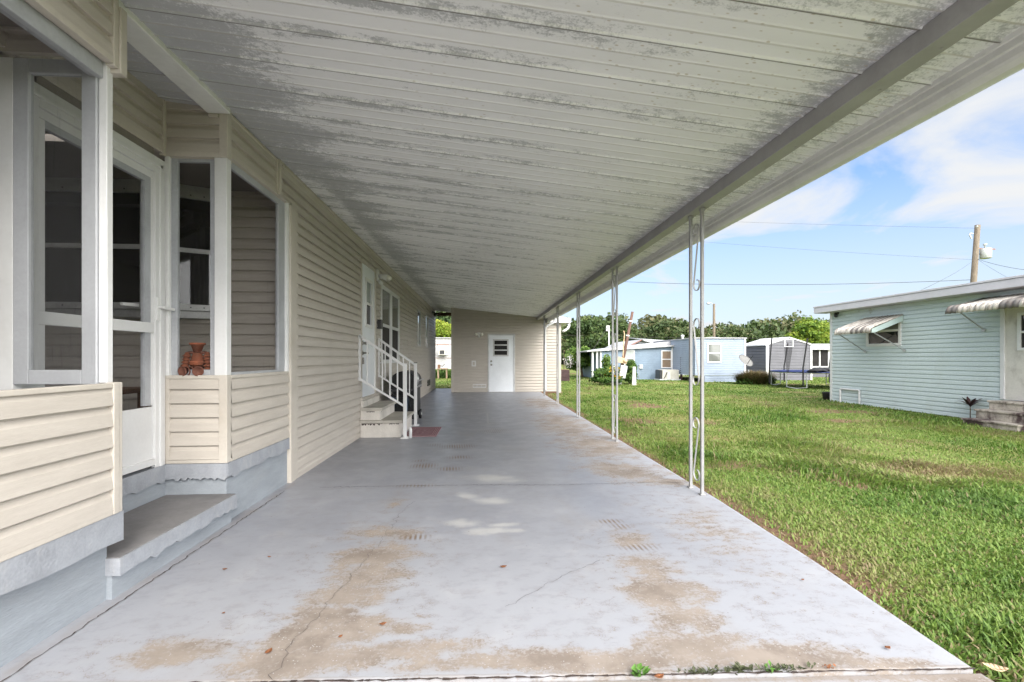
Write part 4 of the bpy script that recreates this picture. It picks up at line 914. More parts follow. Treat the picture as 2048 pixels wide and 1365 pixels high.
# barbecue grill behind the steps
gr = thing('barbecue_grill', 'black covered barbecue grill on wheels behind the entry steps', 'grill', (-1.45, 8.75, 0))
b = MB(); b.box(-1.66, -1.24, 8.40, 9.15, .17, .62); b.build('cabinet', 'black_plastic', gr, bevel=.015)
prof = [(-1.68, .62), (-1.22, .62), (-1.22, .74)] + [(-1.45 + .23 * math.cos(a), .76 + .19 * math.sin(a)) for a in np.linspace(.1, PI - .1, 12)] + [(-1.68, .74)]
b = MB(); b.prism(prof, 'y', 8.38, 9.17); b.build('lid', 'black_plastic', gr, bevel=.01)
b = MB()
for k in range(3): b.tube([(-1.215, 8.42 + k * .07, .70 + 0), (-1.195, 8.42 + k * .07, .80), (-1.215, 8.42 + k * .07, .90)], .012, 8)
b.tube([(-1.20, 8.45, .76), (-1.17, 8.48, .78), (-1.17, 9.05, .78), (-1.20, 9.08, .76)], .012, 8); b.build('handle', 'steel', gr, True)
for k in range(4): MB().lathe([(.028, 0), (.028, .02), (.018, .024), (.018, .04)], (-1.24, 8.5 + k * .17, .66), (1, 0, 0), 14).build('knob', 'steel', gr)
b = MB(); b.box(-1.62, -1.28, 8.12, 8.38, .60, .63); b.tube([(-1.6, 8.13, .6), (-1.55, 8.38, .30)], .012, 8); b.tube([(-1.32, 8.13, .6), (-1.32, 8.38, .30)], .012, 8); b.build('side_shelf', 'hdpe_dark', gr)
for yy in (8.45, 9.08):
    b = MB(); b.lathe([(.035, -.02), (.09, -.02), (.095, 0), (.09, .02), (.035, .02)], (-1.235, yy, .095), (1, 0, 0), 20); w = b.build('wheel', 'black_plastic', gr, True)
    MB().lathe([(.03, 0), (.02, .012)], (-1.213, yy, .095), (1, 0, 0), 12).build('hub', 'steel', w)
    MB().box(-1.64, -1.60, yy - .02, yy + .02, .0, .17).build('leg', 'dark_metal', gr); MB().box(-1.30, -1.255, yy - .015, yy + .015, .07, .17).build('leg', 'dark_metal', gr)
fc = thing('folding_stool', 'dark folding stool with crossed blue legs beside the black grill', 'stool', (-1.6, 8.3, 0))
simple('blue_tube', (.06, .10, .17), .4, .1, 6)
for sgn in (-1, 1):
    MB().tube([(-1.62, 8.24 - .13 * sgn, .0), (-1.58, 8.24 + .13 * sgn, .50)], .013, 8).build('leg', 'blue_tube', fc, True)
    MB().tube([(-1.36, 8.24 - .13 * sgn, .0), (-1.36, 8.24 + .13 * sgn, .50)], .013, 8).build('leg', 'blue_tube', fc, True)
MB().box(-1.66, -1.33, 8.12, 8.36, .50, .525).build('seat', 'black_plastic', fc, bevel=.006)

# ================================================================== STORAGE SHED
YS = 15.75; xs0, xs1 = -1.09, 2.72
def SX(px): return xy(px, YS)
def SZ(py): return H + (HZ - py) * 15.75 / F
shed = thing('storage_shed', 'tan sided storage shed closing the far end of the carport', 'shed', (.8, YS, 0))
dx0, dx1 = SX(975.5), SX(1030)
b = MB(); b.siding('y', YS, -1, xs0 + .05, dx0, .02, 3.0, gh=.02); b.siding('y', YS, -1, dx0, dx1, 2.02, 2.95, gh=.02); b.siding('y', YS, -1, dx1, 2.16, .02, 2.9, gh=.02); b.siding('y', YS, -1, 2.16, xs1 - .05, .02, 2.42, gh=.02)
b.build('wall', 'tan_siding', shed)
b = MB(); b.box(xs0 + .01, xs1 - .01, YS + .012, 19.4, -.06, 2.42); b.box(xs0 + .01, 2.15, YS + .012, 19.4, 2.42, 2.60); b.build('wall_core', 'tan_siding', shed)
b = MB(); b.box(xs0, xs0 + .10, YS - .02, YS + .06, 0, 2.93); b.box(xs1 - .09, xs1, YS - .018, YS + .06, -.04, 2.42); b.build('corner_trim', 'tan_trim', shed, bevel=.005)
MB().box(1.99, xs1 + .02, YS + .004, YS + .10, -.3, .02).build('footing', 'soil', shed)
b = MB(); b.box(dx0, dx0 + .05, YS - .028, YS + .01, 0, 2.02); b.box(dx1 - .05, dx1, YS - .028, YS + .01, 0, 2.02); b.box(dx0 + .05, dx1 - .05, YS - .028, YS + .01, 1.965, 2.02); b.build('door_frame', 'alu_frame', shed, bevel=.003)
wx0, wx1, wz0, wz1 = SX(987), SX(1016), SZ(712), SZ(680)
b = MB(); b.box(dx0 + .05, wx0, YS - .014, YS + .02, .015, 1.965); b.box(wx1, dx1 - .05, YS - .014, YS + .02, .015, 1.965); b.box(wx0, wx1, YS - .014, YS + .02, .015, wz0); b.box(wx0, wx1, YS - .014, YS + .02, wz1, 1.965)
d = b.build('door', 'door_white', shed)
MB().frame('y', YS - .03, .02, wx0 - .02, wx1 + .02, wz0 - .02, wz1 + .02, .05, (wz0 + (wz1 - wz0) * .35, wz0 + (wz1 - wz0) * .67)).build('door_window', 'alu_frame', d, bevel=.002)
MB().box(wx0, wx1, YS - .004, YS + .01, wz0, wz1).build('pane', 'screen_pane', d)
b = MB(); b.lathe([(.035, 0), (.035, .02), (.02, .03)], (SX(982.5), YS - .014, SZ(723)), (0, -1, 0), 14); b.build('deadbolt', 'nickel', d, True)
b = MB(); b.lathe([(.035, 0), (.015, .015), (.015, .035), (.033, .045), (.03, .075), (.01, .08)], (SX(982.8), YS - .014, SZ(730)), (0, -1, 0), 14); b.build('knob', 'nickel', d, True)
b = MB(); ox, oz = SX(947.5), SZ(727.5); b.box(ox - .075, ox + .075, YS - .03, YS, oz - .10, oz + .10); ob = b.build('outlet_cover', 'white_paint', shed, bevel=.006)
MB().box(ox - .035, ox + .035, YS - .042, YS - .03, oz - .06, oz + .06).build('outlet', 'tan_trim', ob)
b = MB(); vx, vz = SX(959), SZ(772); b.frame('y', YS - .025, .02, vx - .23, vx + .23, vz - .06, vz + .06, .016); 
for k in range(2): b.box(vx - .085 + .16 * k - .008, vx - .085 + .16 * k + .008, YS - .02, YS, vz - .05, vz + .05)
for k in range(4): b.box(vx - .215, vx + .215, YS - .018, YS - .008, vz - .04 + k * .024, vz - .032 + k * .024)
v = b.build('vent', 'white_paint', shed); MB().box(vx - .22, vx + .22, YS - .007, YS - .001, vz - .05, vz + .05).build('vent_back', 'grey_frame', v)
# roof edge over the part beyond the carport
b = MB(); b.prism([(2.20, 2.40), (3.02, 2.395), (3.03, 2.55), (2.70, 2.60), (2.20, 2.62)], 'y', YS - .22, 19.6); b.build('roof', 'bright_white', shed, bevel=.006)
MB().tube([(2.97, YS - .12, 2.40), (2.98, YS - .12, 2.30), (2.93, YS - .11, 2.20), (2.83, YS - .10, 2.13), (2.76, YS - .08, 2.10)], .045, 12).build('downspout', 'bright_white', shed, True)
b = MB(); b.box(xs1 - .02, xs1 + .16, 17.2, 19.2, -.05, 1.70); b.box(xs1 - .02, xs1 + .20, 17.15, 19.2, 1.70, 1.76); b.build('side_cabinet', 'tan_trim', shed, bevel=.006)
sl = thing('shed_lamp', 'white twin security lamp on the shed wall left of its door', 'lamp', (SX(958), YS, SZ(672)))
lx, lz = SX(958), SZ(672)
MB().box(lx - .06, lx + .06, YS - .035, YS - .002, lz, lz + .11).build('back_plate', 'white_paint', sl, bevel=.006)
for s in (-1, 1): MB().lathe([(.02, 0), (.045, .06), (.05, .11), (.02, .12)], (lx + s * .03, YS - .05, lz + .03), (s * .75, -.5, .15), 14).build('lamp_head', 'clear_bulb', sl, True)
MB().lathe([(.02, 0), (.04, .03), (.035, .08)], (lx, YS - .05, lz + .02), (0, -.35, -1), 14).build('motion_sensor', 'white_paint', sl, True)
# dark lintel across the passage
lt = MB(); lt.box(XW, xs0, 17.35, 17.45, 2.78, 2.90); lt.build('fascia', 'wood_brown', cp)

# ================================================================== BEYOND THE PASSAGE
def fx(px, y): return xy(px, y)
tr = thing('white_trailer', 'white ribbed trailer home with rusty window seen through the passage', 'trailer', (-2.2, 30, 0))
yw = 30.0; tz = zz(677, -2.5, yw)
b = MB(); b.siding('y', yw, -1, -8, 2.5, .45, tz, .13, .45, .02); b.box(-8, 2.5, yw + .01, yw + 2.6, .45, tz); b.build('wall', 'white_siding', tr)
MB().box(-8.1, 2.6, yw - .1, yw + 2.7, tz, tz + .05).build('roof', 'white_roof', tr)
for py in (689.5, 716.5): MB().box(-8, 2.5, yw - .035, yw - .02, zz(py, -2.5, yw) - .012, zz(py, -2.5, yw) + .012).build('trim_strip', 'red_rust', tr)
wx0, wx1, wz0, wz1 = fx(876, yw), fx(896, yw), zz(709.5, -2.5, yw), zz(690, -2.5, yw)
w = MB().frame('y', yw - .05, .04, wx0, wx1, wz0, wz1, .05).build('window', 'white_paint', tr)
MB().box(wx0 + .05, wx1 - .05, yw - .022, yw - .015, wz0 + .05, wz1 - .05).build('pane', 'curtain', w)
MB().box(wx0 - .02, wx1 + .02, yw - .09, yw - .03, wz1, wz1 + .05).build('rain_hood', 'red_rust', w)
ac = thing('window_air_conditioner', 'beige air conditioner sitting in the white trailer window', 'air conditioner', (fx(885.5, yw), yw, wz0))
ax, az = fx(885.5, yw), zz(705.5, -2.5, yw)
MB().box(ax - .26, ax + .26, yw - .42, yw - .05, az - .17, az + .19).build('casing', 'beige_unit', ac, bevel=.01)
MB().box(ax - .16, ax + .14, yw - .428, yw - .421, az - .12, az + .14).build('grille', 'dark_metal', ac)
yb_ = 27.2
bn = thing('garden_bench', 'weathered grey table with clutter in front of the white trailer', 'bench', (fx(885, yb_), yb_, 0))
bx0, bx1, bz = fx(875, yb_), fx(895, yb_), zz(737, -2.4, yb_)
MB().box(bx0, bx1, yb_ - .25, yb_ + .25, bz - .05, bz).build('tabletop', 'old_wood', bn)
for xx in (bx0 + .05, bx1 - .05):
    for yy in (-.2, .2): MB().box(xx - .03, xx + .03, yb_ + yy - .03, yb_ + yy + .03, -.05, bz - .05).build('leg', 'old_wood', bn)
cl = thing('toolbox', 'small dark clutter on top of the weathered grey table', 'toolbox', (bx0 + .1, yb_, bz))
b = MB(); b.box(bx0 + .02, bx0 + .16, yb_ - .1, yb_ + .1, bz, bz + .22); b.build('box', 'wood_brown', cl, bevel=.01)
MB().tube([(bx0 + .09, yb_, bz + .16), (bx0 + .3, yb_, bz + .12), (bx0 + .42, yb_, bz + .24)], .02, 8).build('handle', 'dark_metal', cl)
hg = leaves('low_hedge', [(fx(p, 28), 28, .15, .35, .3, .32, .3) for p in range(864, 912, 6)], 2500, .06, 'mid_leaves', None, .3, seed=8)
tag(hg, 'low dark weedy hedge along the foot of the white trailer', 'hedge')
pl = MB().beam((*gnd(893, 752.5), .0), (*gnd(912, 754), .02), .12, .05).build('white_plank', 'white_paint', None); tag(pl, 'white plank lying on the grass before the trailer', 'plank')

# ================================================================== RIGHT BACKGROUND
# brown planter box beside the shed
p0 = gnd(1128, 763, -.05); pb = thing('planter_box', 'dark brown slatted planter box beside the shed corner', 'planter', (p0[0], p0[1], -.05))
b = MB()
for k in range(3): b.box(p0[0] - .30, p0[0] + .30, p0[1], p0[1] + .6, -.05 + k * .2, .14 + k * .2)
b.build('side_boards', 'maroon_brown', pb, bevel=.006)
MB().box(p0[0] - .26, p0[0] + .26, p0[1] + .03, p0[1] + .56, .545, .56).build('soil_fill', 'soil', pb)
MB().tube([(p0[0] + .05, p0[1] + .3, .55), (p0[0] + .06, p0[1] + .3, 1.1), (p0[0] + .03, p0[1] + .3, 1.6)], [.02, .015, .008], 6).build('stem', 'bark', pb)

# blue lean-to house
ya = 25.4
an = thing('blue_house', 'low medium blue sided house with white slanting roof edge', 'house', (8.6, ya, 0))
ax0, ax1 = fx(1201, ya), fx(1347, ya)
def az_(x): return np.interp(x, [fx(1172, ya), fx(1348, ya)], [zz(704.5, 6.0, ya), zz(693.5, 10.8, ya)])
b = MB(); N_ = 24
za, zb_ = float(az_(ax0)), float(az_(ax1))
b.siding('y', ya, -1, ax0, ax1, -.05, za - .02, .115, -.05, .016)
k = 0; zz0 = za - .02
while zz0 < zb_ - .02:                                            # courses under the slanting roof edge
    xk = ax0 + (ax1 - ax0) * (zz0 + .0 - (za - .02)) / (zb_ - za); b.siding('y', ya, -1, xk, ax1, zz0, min(zz0 + .03, zb_), .115, -.05, .016); zz0 += .03
b.prism([(ax0 + .01, -.05), (ax1 - .01, -.05), (ax1 - .01, zb_ - .03), (ax0 + .01, za - .03)], 'y', ya + .018, ya + 5)
b.build('wall', 'blue_siding', an)
xl, xr_ = fx(1172, ya), fx(1349, ya)
b = MB(); b.prism([(xl, float(az_(xl)) - .0), (xr_, float(az_(xr_))), (xr_, float(az_(xr_)) + .10), (xl, float(az_(xl)) + .07)], 'y', ya - .22, ya + 5); b.prism([(xl + .2, float(az_(xl)) + .07), (xr_, float(az_(xr_)) + .10), (xr_, float(az_(xr_)) + .32), (xl + .9, float(az_(xl)) + .16)], 'y', ya + .3, ya + 5)
b.build('roof', 'white_roof', an, bevel=.01)
MB().box(ax0 - .03, ax0 + .05, ya - .03, ya + .05, -.05, za - .02).build('corner_trim', 'bright_white', an)
MB().box(fx(1342.5, ya) - .0, fx(1344.5, ya), ya - .06, ya - .0, .3, zb_ - .05).build('drain_pipe', 'bright_white', an)
for px in (1185, 1194): MB().box(fx(px, ya) - .045, fx(px, ya) + .045, ya - .05, ya + .05, -.05, float(az_(fx(px, ya)))).build('porch_post', 'bright_white', an)
def win_y(parent, y, px0, px1, py0, py1, trim, m_up, m_lo, x_ref):
    a, c, z1, z0 = fx(px0, y), fx(px1, y), zz(py0, x_ref, y), zz(py1, x_ref, y); zm = (z0 + z1) / 2
    w = MB().frame('y', y - .05, .05, a, c, z0, z1, trim, (zm,)).build('window', 'bright_white', parent)
    MB().box(a + trim, c - trim, y - .03, y - .02, zm, z1 - trim).build('upper_pane', m_up, w); MB().box(a + trim, c - trim, y - .03, y - .02, z0 + trim, zm).build('lower_pane', m_lo, w)
win_y(an, ya, 1248, 1269, 701, 734, .06, 'curtain', 'mirror_pane', 8); win_y(an, ya, 1322, 1343, 701, 737, .06, 'window_brown', 'window_brown', 10)
b = MB(); mx, mz = fx(1281, ya), zz(734, 9, ya); b.box(mx - .09, mx + .09, ya - .12, ya - .02, mz - .10, mz + .12); b.tube([(mx - .12, ya - .05, mz), (mx - .12, ya - .05, -.05)], .012, 6); b.build('meter', 'grey_box', an, bevel=.01)

# pale blue block
yq = 22.66; qx0, qx1 = 10.83, fx(1490, yq); qz = zz(677.5, 12, yq)
bl = thing('pale_blue_house', 'boxy pale blue sided house with one white framed window', 'house', (12, yq, 0))
b = MB(); b.siding('y', yq, -1, qx0, qx1, .28, qz, .115, .28, .016); b.siding('x', qx0, -1, yq, ya + .2, .28, qz, .115, .28, .016); b.box(qx0 + .01, qx1, yq + .01, ya + 3, .28, qz)
b.build('wall', 'pale_blue_siding', bl)
b = MB(); b.siding('y', yq - .01, -1, qx0 + .5, qx1 + .02, -.05, .26, .10, -.05, .03); b.box(qx0 + .5, qx1 + .02, yq, yq + .2, -.05, .26); b.build('skirting', 'pale_blue_siding', bl)
MB().box(qx1 - .06, qx1 + .03, yq - .03, yq + .05, .25, qz).build('corner_trim', 'bright_white', bl)
b = MB(); b.box(qx0 - .05, qx1 + .06, yq - .08, ya + 3, qz, qz + .05); b.prism([(qx0 + .6, qz + .05), (qx1 - 1.0, qz + .05), (qx1 - 1.6, qz + .09), (qx0 + 1.0, qz + .09)], 'y', yq + .2, ya + 2); rf = b.build('roof', 'white_roof', bl)
vx_ = fx(1365, 24.5); MB().lathe([(.05, 0), (.05, .14), (.09, .15), (.09, .21), (.03, .24)], (vx_, 24.5, qz + .04), (0, 0, 1), 12).build('roof_vent', 'bright_white', rf)
win_y(bl, yq, 1414, 1442, 687, 726, .06, 'mirror_pane', 'mirror_pane', 12)

# white gabled roof behind the blue house
yg = 31.0
wh = thing('gabled_house', 'house with white gable roof behind the low blue house', 'house', (12, yg, 0))
g0, g1, gz = fx(1262, yg), fx(1300, yg), zz(692, 9, yg)
pk = zz(679, 10, yg); gm = fx(1284, yg)
MB().prism([(g0 + .1, -.05), (g1 + 5, -.05), (g1 + 5, gz), (gm + .1, pk - .15), (g0 + .2, gz - .05)], 'y', yg + .4, yg + 6).build('wall', 'grey_box', wh)
b = MB(); b.prism([(g0 - .1, gz - .08), (gm, pk - .06), (gm, pk), (g0 - .15, gz)], 'y', yg, yg + .12); b.build('gable_trim', 'red_rust', wh)
MB().prism([(g0 - .1, gz - .08), (gm, pk - .06), (gm, pk), (g0 - .15, gz)], 'y', yg + .12, yg + 6.2).build('roof_slope', 'white_roof', wh)
b = MB(); b.quad((gm, yg - .1, pk + .01), (fx(1350, yg), yg - .1, zz(682, 12, yg)), (fx(1352, yg) + .6, yg + 5, zz(677, 12, yg) + .1), (gm + .5, yg + 5, pk + .35)); b.quad((gm, yg - .1, pk - .06), (gm + .9, yg - .35, pk - .36), (fx(1349, yg), yg - .35, zz(688, 12, yg)), (fx(1350, yg), yg - .1, zz(682, 12, yg)))
o = b.build('roof', 'white_roof', wh); so = o.modifiers.new('thick', 'SOLIDIFY'); so.thickness = .05

# heat pump, post
hp0, hp1 = fx(1320, 24.3), fx(1358, 24.3); hz = zz(740, 10, 24.3)
hp = thing('heat_pump', 'beige outdoor air conditioner unit under the blue house window', 'air conditioner', ((hp0 + hp1) / 2, 24.3, -.05))
MB().box(hp0 + .14, hp1, 24.3, 25.0, .02, hz).build('casing', 'beige_unit', hp, bevel=.015); MB().box(hp0, hp0 + .138, 24.32, 24.98, .02, hz - .02).build('coil_side', 'dark_metal', hp, bevel=.01)
MB().box(hp0 + .4, hp0 + .55, 24.24, 24.299, .03, hz - .15).build('pipe_cover', 'white_paint', hp, bevel=.01); MB().tube([(hp0 + .38, 24.27, .40), (hp0 + .30, 24.26, .2), (hp0 + .2, 24.26, .05)], .02, 8).build('hose', 'black_plastic', hp); MB().box(hp0 - .05, hp1 + .05, 24.2, 25.05, -.06, .02).build('base_pad', 'grey_box', hp)
dx_, dy_ = gnd(1362.5, 761, -.05); dp = MB().box(dx_ - .05, dx_ + .05, dy_ - .05, dy_ + .05, -.1, zz(715, dx_, dy_)).build('dark_post', 'maroon_brown', None, bevel=.006); tag(dp, 'short dark wooden post beside the beige outdoor unit', 'post')

# lawn chair frame & planks by the blue porch
wx, wy = gnd(1188, 751, -.05)
wp = thing('plank_pile', 'pile of weathered planks by the white porch posts of the blue house', 'planks', (wx, wy, -.05)); r = random.Random(9)
for k in range(6): MB().beam((wx - .7 + r.uniform(-.1, .1), wy + r.uniform(-.2, .2), .05 + .06 * k), (wx + .6 + r.uniform(-.1, .2), wy + r.uniform(-.3, .3), .0 + .03 * k), .16, .045).build('plank', r.choice(('old_wood', 'white_paint', 'pole_brown')), wp)
wc = thing('white_chair', 'small white metal chair frame beside the plank pile', 'chair', (wx - .55, wy, -.05))
for q in (-.12, .12): MB().tube([(wx - .62 + q, wy, -.05), (wx - .60 + q, wy, .25), (wx - .52 + q, wy + .1, .62)], .02, 6).build('side_rail', 'white_paint', wc)
MB().box(wx - .74, wx - .42, wy - .02, wy + .3, .20, .23).build('seat', 'white_paint', wc)

# leaning pole with meter boxes
lpx, lpy = gnd(1238, 769, -.05)
lp = thing('leaning_pole', 'leaning reddish wooden pole with grey meter boxes', 'pole', (lpx, lpy, -.05)); dL = dep(lpx, lpy)
def LP(px, py, dd=0): return at(px, py, dL + dd)
MB().tube([LP(1236, 772), LP(1250, 700), LP(1265, 624)], [.085, .075, .06], 10).build('shaft', 'pole_red', lp, True)
def slant_box(name, cx, cy, w, h, dd, t, m, ang=.19):
    c = np.array(LP(cx, cy, dd)); u = np.array((CA, -SA, 0.)); zv = np.array((0, 0, 1.)); a = u * math.cos(ang) - zv * math.sin(ang); v = u * math.sin(ang) + zv * math.cos(ang); n = np.cross(a, v)
    P = [c + a * sx * w / 2 + v * sz * h / 2 + n * sy * t / 2 for sy in (-1, 1) for (sx, sz) in ((-1, -1), (1, -1), (1, 1), (-1, 1))]
    b = MB(); b.v = [tuple(p) for p in P]; b.f = [(0, 1, 2, 3), (7, 6, 5, 4), (0, 4, 5, 1), (1, 5, 6, 2), (2, 6, 7, 3), (3, 7, 4, 0)]
    return b.build(name, m, lp, bevel=.012), c, n
slant_box('meter_box', 1246, 744, .30, .58, -.20, .14, 'grey_box'); slant_box('meter_box', 1229, 744, .20, .52, -.18, .12, 'grey_box')
o, c, n = slant_box('junction_box', 1243, 721, .48, .26, -.2, .14, 'tan_box'); 
MB().lathe([(.085, 0), (.085, .08), (.05, .11)], tuple(c + np.array((.15, 0, -.03)) - np.array((-SA, -CA, 0)) * -.07), (SA * -1, -CA, 0), 16).build('meter_dial', 'tan_box', o, True)
for k in range(4): MB().tube([LP(1237 + k * 2.6, 757, -.2), LP(1234 + k * 2.4, 772, -.2)], .018, 6).build('conduit', 'galv', lp)
MB().tube([LP(1246, 714, -.1), LP(1247, 690, -.1), LP(1249, 668, -.1), LP(1247, 662, -.1)], .025, 8).build('riser_pipe', 'tan_box', lp)
for py in (644, 673): MB().lathe([(.085, 0), (.085, .06)], LP(1265 - (py - 624) * .205, py), (.19, 0, 1), 10).build('pole_band', 'bright_white', lp)
bx, by = gnd(1216, 771, -.05)
def bush(name, label, c, R, seed, m, n, size, tint=.4, group=None, nb=16):
    t = thing(name, label, 'bush', (c[0], c[1], -.05), group); r = random.Random(seed); b = MB()
    for k in range(6): b.tube([(c[0], c[1], -.08), (c[0] + r.uniform(-.6, .6) * R[0], c[1] + r.uniform(-.6, .6) * R[1], c[2] + R[2] * .5)], [.02, .006], 5)
    b.build('stem', 'bark', t); leaves('foliage', crown_blobs(c, R, nb, seed, (.35, .55), tint), n, size, m, t, .35, .3, seed); return t
g1 = bush('bush', 'sprawling green bush with yellow flowers at the foot of the leaning pole', (bx, by, .30), (.75, .6, .42), 31, 'mid_leaves', 4500, .06, .35)
leaves('flowers', [(bx + .2, by - .35, .5, .45, .3, .35, .5)], 90, .035, 'yellow_flowers', g1, .3, seed=6)
g2x, g2y, _ = at(1213, 740, dL); leaves('tall_shoots', [(g2x, g2y, .95, .22, .2, .42, .55), (g2x + .15, g2y, .6, .3, .2, .3, .5)], 900, .06, 'mid_leaves', g1, .2, seed=16)
g3 = at(1258, 748, dL + .5); bush('bush', 'dense dark green bush between leaning pole and white post', (g3[0], g3[1], .42), (.45, .45, .62), 32, 'mid_leaves', 4200, .055, .28)
wpx, wpy = gnd(1268, 771, -.05); w_ = MB().prism([(wpx - .09, -.1), (wpx + .09, -.1), (wpx + .06, .78), (wpx - .05, .78)], 'y', wpy - .05, wpy + .05).build('white_post', 'white_paint', None, bevel=.006); tag(w_, 'white marker post at the right of the dark green bush', 'post')
mpx, mpy, _ = at(1218, 700, 40)
mp = thing('service_pole', 'thin white metal pole with a white box behind the blue roof', 'pole', (mpx, mpy, 0))
MB().tube([(mpx, mpy, -.05), (mpx, mpy, H + (HZ - 652) * 40 / F)], .06, 8).build('shaft', 'white_paint', mp, True); bz_ = H + (HZ - 657) * 40 / F
MB().box(mpx - .26, mpx - .05, mpy - .12, mpy + .05, bz_ - .25, bz_ + .22).build('box', 'white_paint', mp, bevel=.01)

# street lamp far behind
sx_, sy_, _ = at(1428, 700, 58); lh = H + (HZ - 608) * 58 / F
sl_ = thing('street_lamp', 'tall wooden street lamp pole rising above the pale blue house', 'street lamp', (sx_, sy_, 0))
MB().tube([(sx_, sy_, -.05), (sx_, sy_, lh)], [.20, .15], 8).build('pole', 'pole_brown', sl_, True)
MB().tube([(sx_, sy_, lh - .15), (sx_ - .35, sy_, lh + .12), (sx_ - .6, sy_, lh + .05)], .03, 6).build('arm', 'galv', sl_); b = MB(); b.lathe([(.06, 0), (.16, .12), (.17, .35), (.05, .5)], (sx_ - .5, sy_, lh + .1), (-1, 0, -.15), 10); b.build('lamp_head', 'galv', sl_, True)

# satellite dish
sdx, sdy, _ = at(1497, 762, 21.75)
sd_ = thing('satellite_dish', 'pale grey satellite dish on a mast in front of the pale blue house', 'satellite dish', (sdx, sdy, -.05))
MB().tube([(sdx, sdy, -.05), (sdx, sdy, .62)], .03, 8).build('mast', 'galv', sd_)
c = np.array(at(1491, 722, dep(sdx, sdy))); ax_ = np.array((.30, -.80, .75)); ax_ /= np.linalg.norm(ax_)
o = MB().lathe([(.001, -.05), (.15, -.04), (.28, -.01), (.36, .03), (.37, .035), (.28, .0), (.15, -.03), (.001, -.04)], tuple(c), tuple(ax_), 24).build('dish', 'dish_grey', sd_, True)
MB().tube([tuple(c + np.array((.02, 0, -.25))), tuple(c + ax_ * .45 + np.array((.05, 0, -.05)))], .014, 6).build('feed_arm', 'dark_metal', sd_)
dgx, dgy = gnd(1516, 769, -.05)
dg = thing('ornamental_grass', 'brown and green clump of ornamental grass below the satellite dish', 'grass clump', (dgx, dgy, -.05)); 
def grass_clump(name, c, rad, h, n, m, parent, seed):
    r = np.random.default_rng(seed); a = r.uniform(0, 2 * PI, n); q = rad * np.sqrt(r.random(n)) * .6; az = a + r.normal(0, .5, n); L = h * r.uniform(.5, 1.2, n) * np.clip(1.25 - q / rad, .3, 1); out = rad * r.uniform(.15, .6, n); w = .008
    X = c[0] + q * np.cos(a); Y = c[1] + q * np.sin(a) * .7; V = np.zeros((n, 6, 3))
    for k, (fo, fh, fw) in enumerate(((0, 0, 1), (.3, .7, .9), (1, .85, .2))):
        for j, sg in ((0, -1), (1, 1)):
            V[:, 2 * k + j, 0] = X + np.cos(az) * out * fo - sg * np.sin(az) * w * fw; V[:, 2 * k + j, 1] = Y + np.sin(az) * out * fo + sg * np.cos(az) * w * fw; V[:, 2 * k + j, 2] = -.05 + L * fh
    bb = np.arange(n)[:, None] * 6; Q = np.concatenate([bb + np.array([[0, 1, 3, 2]]), bb + np.array([[2, 3, 5, 4]])])
    return np_mesh(name, V.reshape(-1, 3), Q, m, parent, {'tint': np.repeat(np.clip(r.normal(.45, .25, n) + .3 * (L / h - .6), 0, 1), 6)})
grass_clump('blades', (dgx, dgy + .3), 1.25, .66, 4200, 'dry_leaves', dg, 3)
leaves('low_foliage', [(dgx - .4, dgy + .1, .08, .5, .4, .26, .3), (dgx + .4, dgy + .1, .08, .5, .4, .26, .3)], 2200, .05, 'mid_leaves', dg, .3, seed=12)

# grey metal shed
yk = 24.06; kx0, kx1 = 15.56, fx(1622, yk); ke, kp = zz(691, 16, yk), zz(676.5, 16.5, yk); km = (kx0 + kx1) / 2
ms = thing('metal_shed', 'grey corrugated metal shed with white roof and corner trims', 'shed', (km, yk, -.05))
b = MB(); b.siding('y', yk, -1, kx0, kx1, -.05, ke, .16, -.05, .03); zq = ke
while zq < kp - .03:
    f = (zq - ke) / (kp - ke); b.siding('y', yk, -1, kx0 + (km - kx0) * f, kx1 - (kx1 - km) * f, zq, min(zq + .04, kp), .16, -.05, .03); zq += .04
b.siding('x', kx0, -1, yk, yk + 2.4, -.05, ke, .16, -.05, .03); b.prism([(kx0 + .01, -.05), (kx1 - .01, -.05), (kx1 - .01, ke), (km, kp - .02), (kx0 + .01, ke)], 'y', yk + .035, yk + 2.4)
b.build('wall', 'grey_siding', ms)
b = MB(); b.prism([(kx0 - .12, ke - .02), (km, kp + .0), (kx1 + .12, ke - .02), (kx1 + .12, ke + .04), (km, kp + .06), (kx0 - .12, ke + .04)], 'y', yk - .06, yk + 2.5); b.build('roof', 'bright_white', ms)
b = MB(); b.box(kx0 - .045, kx0 + .06, yk - .05, yk + .04, -.05, ke); b.box(kx1 - .06, kx1 + .03, yk - .05, yk + .04, -.05, ke); b.build('corner_trim', 'bright_white', ms)

# screened house behind the trampoline
yh = 27.5; h0, h1 = fx(1622, yh), fx(1720, yh); hz_ = zz(690, 19, yh)
sh = thing('screen_room_house', 'grey house with white roof and dark screened room behind the trampoline', 'house', (h0 + 1, yh, -.05))
b = MB(); b.box(h0, h1, yh, yh + .1, -.05, zz(735, 19, yh)); b.box(h0, h1, yh + .35, yh + 3, -.05, hz_); b.build('wall', 'grey_siding', sh)
b = MB(); b.box(h0 - .1, h1, yh - .25, yh + 3.2, zz(700, 19, yh), hz_); b.box(h0 - .1, h1, yh - .3, yh + 3.2, hz_, hz_ + .06); b.build('roof', 'white_roof', sh)
b = MB()
for p in (1622, 1638, 1656): b.box(fx(p, yh), fx(p, yh) + .07, yh - .02, yh + .08, zz(735, 19, yh), zz(700, 19, yh))
b.box(h0, h1, yh - .02, yh + .09, zz(735, 19, yh), zz(735, 19, yh) + .06); b.build('screen_frame', 'white_paint', sh)
